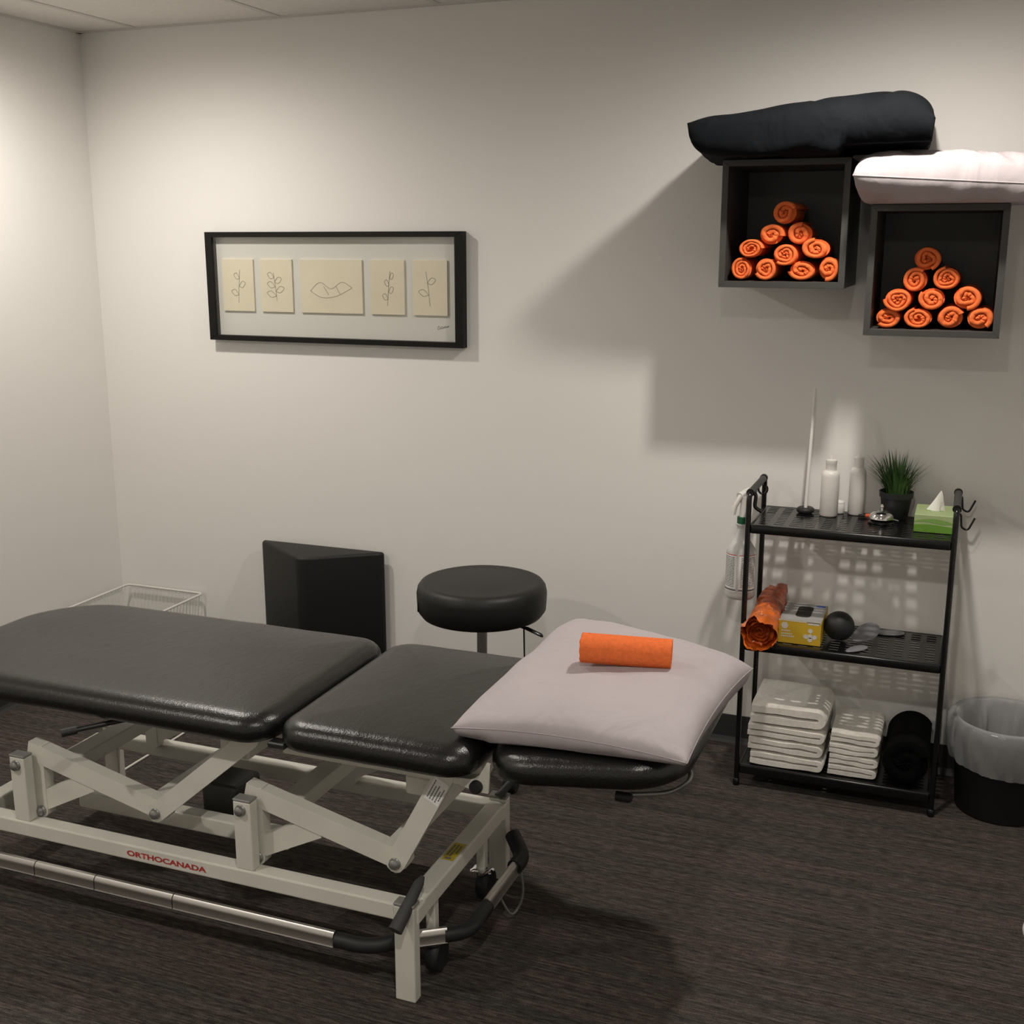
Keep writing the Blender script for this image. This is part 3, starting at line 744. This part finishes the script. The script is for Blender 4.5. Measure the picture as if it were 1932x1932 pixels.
# ------------------------------------------------------------------ shelf cart
ct = thing('shelf_cart', 'black metal three-tier shelf cart with perforated shelves by the back wall', 'cart', (2.905, -.18, 0))
LX, RX, FY, BY = 2.615, 3.196, -.322, -.040
BMt = M['blackmetal']
for x, zt in ((LX, .940), (RX, .937)):
    lp = obj('side_loop', tube(BM(), arc([(x, FY, .0), (x, FY, zt), (x, BY, zt), (x, BY, .0)],   .026, 7), .0083, 12), BMt, ct, smooth=60)
    obj('handle_grip', tube(BM(), [(x, FY+.035, zt), (x, BY-.035, zt)], .0108, 14), M['grip'], lp, smooth=60)
    for y in (FY+.022, BY-.022):
        obj('grip_ring', tube(BM(), [(x, y-.006, zt), (x, y+.006, zt)], .0125, 14), BMt, lp, smooth=60)
def shelf(zt, hh, name='shelf'):
    s = thing.__wrapped__ if False else None
    x0, x1, y0, y1 = LX+.008, RX-.008, FY+.006, BY-.006
    nx, ny = 12, 11; px_, py_ = .0455, .0225; sw, sh = .0275, .0095
    sx0 = (x0+x1)/2-px_*(nx-1)/2; sy0 = (y0+y1)/2-py_*(ny-1)/2
    xs = [x0]; ys = [y0]
    for i in range(nx): c = sx0+i*px_; xs += [c-sw/2, c+sw/2]
    for j in range(ny): c = sy0+j*py_; ys += [c-sh/2, c+sh/2]
    xs.append(x1); ys.append(y1)
    b = BM(); V = [[b.verts.new((x, y, zt)) for y in ys] for x in xs]
    for i in range(len(xs)-1):
        for j in range(len(ys)-1):
            if i % 2 == 1 and j % 2 == 1: continue
            b.faces.new((V[i][j], V[i+1][j], V[i+1][j+1], V[i][j+1]))
    o = obj(name, b, BMt, ct, solid=.0018)
    lip = BM()
    box(lip, x0, x1, FY-.006, FY+.012, zt-hh, zt+.001, .005, 3); box(lip, x0, x1, BY-.012, BY+.004, zt-hh, zt+.001, .005, 3)
    box(lip, x0-.004, x0+.008, FY, BY, zt-hh, zt+.0005, .003, 2); box(lip, x1-.008, x1+.004, FY, BY, zt-hh, zt+.0005, .003, 2)
    obj('shelf_rim', lip, BMt, o, smooth=50)
shelf(.846, .026); shelf(.476, .026); shelf(.072, .030)
def hook(x, y, z, s):
    return tube(BM(), arc([(x+s*.002, y, z+.014), (x+s*.012, y, z+.010), (x+s*.016, y, z-.03), (x+s*.034, y, z-.036), (x+s*.050, y, z+.002)], .014, 5), .003, 8)
obj('hook', hook(RX, -.060, .914, 1), BMt, ct, smooth=60); obj('hook', hook(RX, -.225, .896, 1), BMt, ct, smooth=60)
for x in (LX, RX):
    for y in (FY, BY): obj('foot', lathe(BM(), [(.0098, 0), (.0104, .003), (.0104, .022), (.0085, .024)], (x, y, 0), 14), BMt, ct, smooth=50)
obj('hook', tube(BM(), [(LX+.010+.014*math.cos(a), -.135, .919+.016*math.sin(a)) for a in [PI*.5+2*PI*i/14*.85 for i in range(15)]], .0035, 8), BMt, ct, smooth=60)
obj('hook', tube(BM(), arc([(LX-.005, -.295, .948), (LX+.016, -.295, .935), (LX+.012, -.295, .895), (LX+.035, -.295, .882)], .01, 4), [.006]*1+[.006]*10+[.006]*3 if False else .006, 8), BMt, ct, smooth=60)

# ------------------------------------------------------------------ things on the cart
ZA, ZB, ZC = .8475, .4775, .0735
# tall reflex hammer
hx, hy = 2.755, -.105
rh = thing('reflex_hammer', 'long white-handled reflex hammer standing on its black disc on the top shelf', 'hammer', (hx, hy, ZA))
obj('disc_head', lathe(BM(), [(.010, 0), (.021, 0), (.0265, .004), (.028, .009), (.0265, .014), (.021, .018), (.010, .0165)], (hx, hy, ZA), 28), M['rubber'], rh, smooth=60)
obj('handle', tube(BM(), [(hx, hy, ZA+.012), (hx+.002, hy+.02, ZA+.20), (hx+.004, hy+.040, ZA+.385)], [.0052, .0050, .0042], 12), M['whitepl'], rh, smooth=60)
def lotion(x, y, h, r, label, cat='bottle', group=None, cap=True):
    t = thing('lotion_bottle', label, cat, (x, y, ZA), group)
    obj('body', lathe(BM(), [(0, 0), (r*.92, 0), (r, .004), (r, h-.016), (r*.96, h-.008), (r*.80, h-.001), (r*.62, h+.001), (r*.60, h+.004)], (x, y, ZA), 32), M['whitepl'], t, smooth=45)
    if cap:
        c = obj('cap', lathe(BM(), [(r*.58, h+.003), (r*.60, h+.024), (r*.63, h+.026), (r*.62, h+.034), (r*.3, h+.035), (.003, h+.036), (.0022, h+.046), (0, h+.046)], (x, y, ZA), 28), M['whitepl'], t, smooth=40)
    return t
lotion(2.826, -.115, .140, .0275, 'tall white lotion bottle with nozzle cap standing at the front beside the reflex hammer')
lotion(2.903, -.066, .145, .0245, 'white bottle standing further back between the nozzle bottle and the grass pot', cap=True)
jr = thing('pill_jar', 'small white jar with flip lid behind the tall lotion bottle', 'jar', (2.853, -.068, ZA))
obj('body', lathe(BM(), [(0, 0), (.015, 0), (.016, .003), (.016, .030), (.0135, .033)], (2.853, -.068, ZA), 20), M['whitepl'], jr, smooth=50)
obj('lid', lathe(BM(), [(.0155, .030), (.016, .034), (.014, .037), (.005, .040), (0, .0405)], (2.853, -.068, ZA), 20), M['whitepl'], jr, smooth=50)
# marker / cutter
mk = thing('utility_tool', 'small orange-handled tool with black tip lying between bottle and bell', 'tool', (2.945, -.105, ZA))
obj('handle', tube(BM(), [(2.937, -.108, ZA+.0065), (2.955, -.112, ZA+.0075), (2.975, -.114, ZA+.0065)], [.006, .0075, .0055], 10), M['orangepl'], mk, smooth=60)
obj('tip', tube(BM(), [(2.915, -.103, ZA+.0045), (2.938, -.108, ZA+.0062)], [.0035, .006], 8), M['rubber'], mk, smooth=60)
# desk bell
bx_, by_ = 2.986, -.160
bl = thing('desk_bell', 'chrome desk bell on a black base in front of the grass pot', 'bell', (bx_, by_, ZA))
obj('base', lathe(BM(), [(0, 0), (.038, 0), (.0395, .003), (.035, .007), (.022, .0125), (.010, .015), (0, .015)], (bx_, by_, ZA), 32), M['blackmetal'], bl, smooth=50)
dm = obj('dome', lathe(BM(), [(.034, .0155), (.0365, .0145), (.036, .018), (.033, .0265), (.027, .0335), (.018, .0385), (.008, .041), (0, .0412)], (bx_, by_, ZA), 40), M['chrome'], bl, smooth=60)
obj('button', lathe(BM(), [(.0035, .041), (.0035, .046), (.0055, .048), (.0055, .051), (.003, .054), (.0028, .057), (0, .058)], (bx_, by_, ZA), 16), M['chrome'], bl, smooth=50)
obj('striker', tube(BM(), [(bx_+.034, by_-.006, ZA+.014), (bx_+.050, by_-.010, ZA+.0125)], .0028, 8), M['chrome'], bl, smooth=60)
# grass pot
gx, gy = 3.020, -.082
gp = thing('potted_grass', 'green artificial grass in a black pot at the back of the top shelf', 'plant', (gx, gy, ZA))
obj('pot', lathe(BM(), [(0, 0), (.035, 0), (.037, .003), (.046, .066), (.0495, .067), (.0508, .084), (.048, .084), (.045, .074), (0, .072)], (gx, gy, ZA), 32), M['potm'], gp, smooth=40)
obj('soil', lathe(BM(), [(.0455, .073), (.03, .0765), (0, .0775)], (gx, gy, ZA), 20), M['soil'], gp, smooth=60)
b = BM(); rnd = random.Random(8)
for k in range(230):
    a = rnd.uniform(0, 2*PI); r0 = .036*math.sqrt(rnd.random()); out = rnd.uniform(.15, 1.0); hgt = rnd.uniform(.085, .150)*(1-.22*out*out)
    spread = (.016+.082*out**1.3)*(r0/.036*.6+.4)
    if k % 11 == 0: spread *= 1.35; hgt *= .82
    p0 = Vector((gx+r0*math.cos(a), gy+r0*math.sin(a)*.9, ZA+.074)); d = Vector((math.cos(a), math.sin(a)*.72, 0)); n = Vector((-d.y, d.x, 0)).normalized()
    tw = Vector((math.cos(a+1.2), math.sin(a+1.2), 0)); wdt = rnd.uniform(.0016, .0028); prev = None; K = 5
    for i in range(K+1):
        t = i/K; q = p0+d*(spread*t**1.7)+Vector((0, 0, hgt*(t-.18*out*t*t)))
        q.y = min(q.y, -.008)
        ww = wdt*(1-t**2.2)+.0001; side = (n*.8+tw*.5).normalized()
        pr = (b.verts.new(q-side*ww), b.verts.new(q+side*ww+d*.0008*(1-t)))
        if prev: b.faces.new((prev[0], prev[1], pr[1], pr[0]))
        prev = pr
g = obj('grass_blades', b, M['grass'], gp, smooth=180); g['kind'] = 'stuff'
# tissue box
tx0, tx1, ty0, ty1, tz = 3.082, 3.188, -.238, -.090, ZA
tx = thing('tissue_box', 'green tissue box with a white tissue on the top shelf right corner', 'box', (3.135, -.17, ZA))
obj('carton', box(BM(), tx0, tx1, ty0, ty1, tz, tz+.052, .0015, 1), M['tgl'], tx)
b = BM(); V = []
for i in range(21):
    t = i/20; x = tx0+.0002+(tx1-tx0-.0004)*t; V.append((x, tz+.0215+.003*math.sin(t*4)))
lo = [b.verts.new((x, ty0-.0006, tz+.0005)) for x, z in V]; hi = [b.verts.new((x, ty0-.0006, z)) for x, z in V]
for i in range(20): b.faces.new((lo[i], lo[i+1], hi[i+1], hi[i]))
sl = [b.verts.new((tx0-.0006, y, tz+.0005)) for y in (ty0, ty1)]; sh_ = [b.verts.new((tx0-.0006, y, tz+.0215)) for y in (ty0, ty1)]
b.faces.new((sl[0], sl[1], sh_[1], sh_[0]))
obj('wave_print', b, M['tgd'], tx, label='dark green band printed round the carton')
b = BM(); lo, hi = [], []
for i in range(21):
    t = i/20; x = tx0+.0002+(tx1-tx0-.0004)*t; zz = tz+.027+.010*math.sin(t*PI)**.8
    lo.append(b.verts.new((x, ty0-.0006, tz+.0285+.003*math.sin(t*PI*2)))); hi.append(b.verts.new((x, ty0-.0006, zz+.004)))
for i in range(20): b.faces.new((lo[i], lo[i+1], hi[i+1], hi[i]))
obj('wave_print', b, M['tgm'], tx, label='mid green wave printed on the front')
obj('opening', lathe(BM(), [(0, .0522), (.020, .0522), (.020, .0526), (0, .0526)], (3.135, -.170, tz), 20, sx=1.3, sy=.6), M['tgm'], tx)
b = BM(); K = 16; prev = None
for i in range(9):
    t = i/8; z = tz+.051+.062*t; rad = .016*(1-t)**.7*(1-.25*t)+.0006; row = []
    for k in range(K):
        a = 2*PI*k/K; w_ = 1+.28*math.sin(3*a+t*2)+.15*math.sin(5*a)
        row.append(b.verts.new((3.137+.012*t+rad*1.25*w_*math.cos(a), -.170+rad*.6*w_*math.sin(a), z)))
    if prev:
        for k in range(K): b.faces.new((prev[k], prev[(k+1) % K], row[(k+1) % K], row[k]))
    prev = row
b.faces.new(prev)
obj('tissue', b, M['tissue'], tx, smooth=60)
# spray bottle hanging on the left loop
spx, spy = 2.577, -.195
sp = thing('spray_bottle', 'translucent white spray bottle hanging on the left side of the cart', 'bottle', (spx, spy, .578))
bd = obj('body', lathe(BM(), [(0, .578), (.040, .578), (.0455, .584), (.0462, .592), (.0445, .600), (.0455, .606), (.0455, .728), (.043, .738), (.028, .762), (.0205, .772), (.018, .800), (.0175, .808), (.020, .811), (.020, .817), (.017, .819)], (spx, spy, 0), 36, sx=1, sy=.86), M['milky'], sp, smooth=40)
obj('collar', lathe(BM(), [(.014, .818), (.0175, .819), (.0175, .839), (.014, .840)], (spx, spy, 0), 28), M['green'], sp, smooth=40, label='dark green collar')
b = BM(); tr_ = [(spx-.028, spy-.012, .846), (spx-.024, spy-.010, .872), (spx-.008, spy-.004, .905), (spx+.008, spy, .918)]
tube(b, tr_, [.010, .011, .012, .010], 10, sx=1, sy=.7)
tube(b, [(spx, spy, .838), (spx, spy, .872), (spx+.004, spy, .905)], [.012, .010, .012], 12)
tube(b, [(spx-.012, spy-.01, .905), (spx+.01, spy+.03, .914), (spx+.022, spy+.065, .908)], [.012, .013, .010], 10)
obj('trigger_head', b, M['whitepl'], sp, smooth=60)
lb = BM(); n = 30
def arcpatch(bm, a0, a1, z0, z1, rad, mi, n=8):
    lo, hi = [], []
    for i in range(n+1):
        a = R(a0+(a1-a0)*i/n); p = Vector((spx+rad*math.cos(a), spy+rad*.86*math.sin(a), 0))
        lo.append(bm.verts.new(p+Vector((0, 0, z0)))); hi.append(bm.verts.new(p+Vector((0, 0, z1))))
    for i in range(n): bm.faces.new((lo[i], lo[i+1], hi[i+1], hi[i])).material_index = mi
for a0, a1 in ((188, 262), (272, 352)):
    arcpatch(lb, a0, a1, .604, .726, .0459, 0); arcpatch(lb, a0, a1, .722, .7245, .0463, 1)
    rnd = random.Random(a0); z = .714
    while z > .620:
        a = a0+8; heavy = rnd.random() < .3
        while a < a1-8:
            da = rnd.uniform(4, 14); arcpatch(lb, a, min(a+da, a1-8), z, z+.0022, .0463, 2, 3); a += da+2
        z -= .0052
    arcpatch(lb, a0, a1, .608, .613, .0463, 2)
obj('label', lb, [M['paper'], M['red'], M['print_']], bd, smooth=60, label='white label with a thin red line and fine print')
# orange film roll
fr_ = thing('film_roll', 'crumpled orange plastic roll on the middle shelf left end', 'roll', (2.66, -.21, ZB))
A0, A1 = Vector((2.674, -.385, .534)), Vector((2.673, -.055, .566))
def fpt(t): return A0.lerp(A1, t)
def crumpled_tube(t0, t1, n, k, rad, amp, seed, rim0=0, rim1=0, caps=False):
    bm = BM(); ax = (A1-A0).normalized(); fx, fy_ = frame_dir(ax); rings = []
    for i in range(n+1):
        q = i/n; row = []
        for j in range(k):
            a = 2*PI*j/k; ca, sa = math.cos(a), math.sin(a)
            off = rim0*(1-q)**3*fbm((ca, sa, 0), 1.9, seed)+rim1*q**3*fbm((ca, sa, 5), 1.6, seed+1)
            c = fpt(t0+(t1-t0)*q)+ax*off
            w_ = fbm((ca*1.3, sa*1.3, q*5), 1.6, seed)+.7*(abs(fbm((ca*2.4, sa*2.4, q*9), 1.7, seed+4))-.25)+.35*abs(fbm((ca*5, sa*5, q*16), 1.5, seed+8))
            r_ = rad(q)*(1+amp*w_)
            row.append(bm.verts.new(c+(fx*ca+fy_*sa)*r_))
        rings.append(row)
    for a, b in zip(rings, rings[1:]):
        for j in range(k): bm.faces.new((a[j], a[(j+1) % k], b[(j+1) % k], b[j]))
    if caps: bm.faces.new(rings[-1]); bm.faces.new(rings[0][::-1])
    return bm
obj('rear_film', crumpled_tube(.28, .98, 30, 40, lambda q: .0405-.012*max(0, q-.8)*3, .20, 3, 0, .06, True), M['foil_shaded'], fr_, smooth=50, label='rear part with the shelf shadow painted into its orange')
b = crumpled_tube(-.05, .36, 20, 44, lambda q: .0430+.0105*max(0, min(1, (.42-q)/.2)), .20, 11, .05, .03)
obj('front_film', b, M['foil'], fr_, smooth=45, label='bright orange shiny front part')
b = crumpled_tube(-.02, .16, 10, 36, lambda q: .037+.004*q, .25, 21, .04, 0)
obj('inner_film', b, M['foil'], fr_, smooth=45)
b = BM(); dax = (A1-A0).normalized()
ux, uy = frame_dir(dax); P = []
for i in range(60):
    a = i*.33; q = .034*(1-i/66); P.append(fpt(-.005)+(ux*math.cos(a)+uy*math.sin(a))*q)
prev = None
for i, p in enumerate(P):
    pr = (b.verts.new(p+dax*(-.004-.006*math.sin(i*.7))), b.verts.new(p+dax*.05))
    if prev: b.faces.new((prev[0], pr[0], pr[1], prev[1]))
    prev = pr
disc = [b.verts.new(fpt(.10)+(ux*math.cos(2*PI*k/20)+uy*math.sin(2*PI*k/20))*.044) for k in range(20)]; b.faces.new(disc)
obj('inner_layers', b, M['foil'], fr_, smooth=180)
# glove box
gxa, gxb, gya, gyb, gzt = 2.716, 2.843, -.290, -.105, ZB+.073
gb = thing('glove_box', 'yellow glove box with white hexagon print and top opening on middle shelf', 'box', (2.78, -.2, ZB))
obj('carton', box(BM(), gxa, gxb, gya, gyb, ZB, gzt, .001, 1), M['gloveyellow'], gb)
obj('top_face', box(BM(), gxa+.001, gxb-.001, gya+.001, gyb-.001, gzt, gzt+.0012), M['glovetop'], gb, label='pale grey top')
b = BM()
def rrect(bm, cx, cy, hx, hy, r, z, n=5):
    P = []
    for sx, sy, a0 in ((1, 1, 0), (-1, 1, 90), (-1, -1, 180), (1, -1, 270)):
        for i in range(n+1):
            a = R(a0+90*i/n); P.append(bm.verts.new((cx+sx*(hx-r)+r*math.cos(a), cy+sy*(hy-r)+r*math.sin(a), z)))
    return bm.faces.new(P)
rrect(b, 2.781, -.192, .023, .056, .016, gzt+.0016)
obj('opening', b, M['dark'], gb, label='dark rounded opening')
b = BM(); lathe(b, [(0, 0), (.016, 0), (.016, .0004), (0, .0004)], (2.822, -.122, gzt+.0013), 20, sx=1, sy=.7); obj('logo_print', b, M['blue'], gb, label='blue oval print on the top')
b = BM()
def hexa(bm, x, z, r, n=6, rot=0):
    bm.faces.new([bm.verts.new((x+r*math.cos(2*PI*i/n+rot), gya-.0005, z+r*math.sin(2*PI*i/n+rot))) for i in range(n)])
def strip(bm, x0, x1, z0, z1): bm.faces.new([bm.verts.new(p) for p in ((x0, gya-.0005, z0), (x1, gya-.0005, z0), (x1, gya-.0005, z1), (x0, gya-.0005, z1))])
hexa(b, 2.735, ZB+.056, .0115)
for i, (wd_, zz) in enumerate(((.024, .040), (.028, .030), (.034, .0225))):
    x = 2.726
    while x < 2.726+wd_: strip(b, x, x+.0042, ZB+zz-.0022, ZB+zz+.0022); x += .0056
for dx, dz in ((0, .018), (0, .001), (-.013, -.001), (.013, -.001), (0, -.010)): hexa(b, 2.812+dx, ZB+.028+dz, .0075, 8)
b.faces.new([b.verts.new((x, gya-.0005, z)) for x, z in ((2.800, gzt), (2.805, gzt-.008), (2.836, gzt-.008), (2.841, gzt))])
strip(b, gxa, gxb, gzt-.0022, gzt)
obj('front_print', b, M['glovewhite'], gb, label='white hexagons and text lines printed on the front')
# ball and gel pads
bb = BM(); lathe(bb, [(.046*math.sin(PI*i/16), -.0455*math.cos(PI*i/16)) for i in range(17)], (2.888, -.205, ZB+.0455), 32)
tag(obj('rubber_ball', bb, M['rubber'], smooth=180), 'black rubber ball on the middle shelf beside the glove box', 'ball')
def pad_bm(pts, th, bend=0, z=ZB):
    b = BM(); c = sum((Vector((x, y, 0)) for x, y in pts), Vector())/len(pts); rings = []
    for s, zz in ((.93, 0), (1, .3), (1, .7), (.93, 1)):
        rings.append([b.verts.new((c.x+(x-c.x)*s, c.y+(y-c.y)*s, z+.0003+zz*th+bend*max(0, (y-c.y)+.02))) for x, y in pts])
    n = len(pts)
    for a, d in zip(rings, rings[1:]):
        for i in range(n): b.faces.new((a[i], a[(i+1) % n], d[(i+1) % n], d[i]))
    b.faces.new(rings[0][::-1]); b.faces.new(rings[-1]); return b
def oval(cx, cy, a, bq, rot, n=20, egg=.2):
    out = []
    for i in range(n):
        t = 2*PI*i/n; x = a*math.cos(t)*(1); y = bq*math.sin(t)*(1+egg*math.cos(t)); out.append((cx+x*math.cos(rot)-y*math.sin(rot), cy+x*math.sin(rot)+y*math.cos(rot)))
    return out
tag(obj('gel_pad', pad_bm(oval(2.948, -.275, .045, .019, R(55)), .004), M['gel'], smooth=60), 'grey gel pad nearest the front edge of the middle shelf', 'insole', 'grey gel pads')
tag(obj('gel_pad', pad_bm(oval(2.962, -.165, .060, .032, R(62)), .005, z=ZB+.0045, bend=.38), M['gel'], smooth=60), 'largest grey gel pad, directly right of the black ball', 'insole', 'grey gel pads')
tag(obj('gel_pad', pad_bm(oval(3.022, -.085, .055, .026, R(15)), .004), M['gel'], smooth=60), 'grey gel pad at the back right, flat on the middle shelf', 'insole', 'grey gel pads')

# ------------------------------------------------------------------ folded towels
def fold_bm(x0, x1, y0, y1, z0, z1, n, seed, drop=0, spiral=False):
    """a towel folded into n layers: serpentine ribbon in xz, extruded along y"""
    rnd = random.Random(seed); hh = (z1-z0)/n; t = hh*.46; path = []
    for k in range(n):
        zc = z0+hh*(k+.5); xs = (x0+hh*.5, x1-hh*.5) if k % 2 == 0 else (x1-hh*.5, x0+hh*.5)
        if k == 0: path.append((xs[0]-hh*.2, zc))
        for i in range(9): path.append((xs[0]+(xs[1]-xs[0])*i/8, zc))
        if k < n-1:
            sgn = 1 if k % 2 == 0 else -1
            for i in range(1, 6):
                a = -PI/2+PI*i/6; path.append((xs[1]+sgn*hh*.5*math.cos(a), zc+hh*.5+hh*.5*math.sin(a)))
        else: path.append((xs[1]+(-.15 if k % 2 else .15)*hh, zc))
    bm = BM(); NY = 9; m = len(path); G = {}
    for i in range(m):
        p = Vector(path[i]); d = (Vector(path[min(i+1, m-1)])-Vector(path[max(i-1, 0)])).normalized(); nr = Vector((-d.y, d.x))
        for s in (1, -1):
            for j in range(NY+1):
                tt = j/NY; y = y0+(y1-y0)*tt
                e = .72 if j in (0, NY) else 1.0
                q = p+nr*t*s*e
                wob = .0035*fbm((q.x*1.0, y, q.y*2), 16, seed)+.0018*fbm((q.x, y, q.y), 45, seed)
                yy = y+(.003*fbm((q.x, 0, q.y), 22, seed+2) if j == 0 else 0)-(0 if j else 0)
                G[(i, s, j)] = bm.verts.new((q.x+wob*.5, yy, max(z0-.0005, q.y+wob-drop*max(0, .5-abs(tt-.5)))))
    for i in range(m-1):
        for s in (1, -1):
            for j in range(NY): bm.faces.new((G[(i, s, j)], G[(i+1, s, j)], G[(i+1, s, j+1)], G[(i, s, j+1)]))
        mid = []
        for j in (0, NY):
            bm.faces.new((G[(i, 1, j)], G[(i+1, 1, j)], G[(i+1, -1, j)], G[(i, -1, j)]))
    for i in (0, m-1):
        for j in range(NY): bm.faces.new((G[(i, 1, j)], G[(i, 1, j+1)], G[(i, -1, j+1)], G[(i, -1, j)]))
    return bm
TB = [(.000, .046, 2, 'bottom one'), (.046, .090, 2, 'second from the bottom'), (.090, .132, 2, 'second from the top'), (.132, .200, 2, 'thick top one')]
for k, (a, c, n, pos) in enumerate(TB):
    o = obj('folded_towel', fold_bm(2.634+.006*(k == 0)*2+.003*(k % 2), 2.868-.004*(k % 2), -.312+.004*k, -.060, ZC+a+.001, ZC+c-.002, n, 30+k), M['towel'], smooth=70)
    tag(o, 'cream folded bath towel in the big stack on the bottom shelf, %s' % pos, 'towel', 'big cream towels on the bottom shelf')
TS = ['bottom one', 'second from the bottom', 'second from the top', 'top one']
for k in range(4):
    o = obj('folded_towel', fold_bm(2.884+.002*(k % 2), 3.030-.003*((k+1) % 2), -.300+.003*k, -.070, ZC+.0345*k+.001, ZC+.0345*(k+1)-.001, 2, 50+k), M['towel'], smooth=70)
    tag(o, 'small cream hand towel in the narrow stack beside black roll, %s' % TS[k], 'towel', 'small cream towels on the bottom shelf')
o = obj('rolled_mat', roll_bm(.076, .079, .255, 2.2, seed=91, seg=40, core=.1, fill=1.0), M['roll'], smooth=60, local=True)
o.location = (3.113, -.325, ZC+.0795); tag(o, 'black foam roll on the bottom shelf right of the towels', 'roll')

# ------------------------------------------------------------------ waste bin
wx, wy, wr_, wh = 3.388, -.185, .150, .285
bn = thing('waste_bin', 'black round waste bin with a clear liner at the right edge', 'bin', (wx, wy, 0))
obj('bucket', lathe(BM(), [(0, .004), (.122, 0), (.128, .004), (wr_, wh-.004), (wr_+.003, wh), (wr_-.004, wh), (wr_-.008, wh-.008), (.124, .010), (0, .010)], (wx, wy, 0), 48), M['binm'], bn, smooth=40)
K = 150
def liner_bm(prof, wob, stretch, hem=0, seed=6):
    b = BM(); prev = None; n = len(prof)
    for i, (r, z) in enumerate(prof):
        row = []; q = i/(n-1)
        for k in range(K):
            a = 2*PI*k/K; tw = a+z*stretch
            w_ = wob*(abs(fbm((math.cos(tw)*2.2, math.sin(tw)*2.2, 0), 1.7, seed))+.7*abs(fbm((math.cos(tw)*6, math.sin(tw)*6, z*2), 1.5, seed+2)))
            sag = hem*q*q*(math.sin(a-.6)*.5-.5)
            row.append(b.verts.new((wx+(r+w_*math.sin(min(1, q*1.6)*PI/2))*math.cos(a), wy+(r+w_*math.sin(min(1, q*1.6)*PI/2))*math.sin(a), z+sag)))
        if prev:
            for k in range(K): b.faces.new((prev[k], prev[(k+1) % K], row[(k+1) % K], row[k]))
        prev = row
    return b
ln = obj('liner', liner_bm([(wr_-.006, wh+.007), (wr_+.004, wh+.009), (wr_+.010, wh+.002), (wr_+.012, wh-.025), (wr_+.012, wh-.055), (wr_+.008, wh-.085), (wr_+.003, wh-.110)], .013, 5, .022), M['liner'], bn, smooth=180, label='crumpled translucent plastic liner folded over the rim')
obj('liner_inside', liner_bm([(wr_-.006, wh+.007), (wr_-.012, wh-.01), (wr_-.020, wh-.06), (wr_-.030, wh-.13), (wr_-.038, wh-.20)], -.030, 2.5), M['liner_in_lit'], ln, smooth=180, label='pleated inner side of the liner, painted whiter as if lit')
# white tapered container whose rim just enters the frame at the right
cx_, cy_, rt, ch = 3.516, -1.27, .115, .24
wc = thing('plastic_container', 'white tapered plastic container, only its rim showing at the right frame edge', 'container', (cx_, cy_, 0))
obj('body', lathe(BM(), [(0, 0), (.088, 0), (.090, .004), (rt-.003, ch-.012), (rt-.007, ch-.012), (.086, .006), (0, .006)], (cx_, cy_, 0), 40), M['whitepl'], wc, smooth=40)
obj('rim', lathe(BM(), [(rt-.007, ch-.012), (rt, ch-.012), (rt+.003, ch-.006), (rt+.001, ch), (rt-.005, ch+.001), (rt-.008, ch-.004)], (cx_, cy_, 0), 40), M['whitepl'], wc, smooth=60)
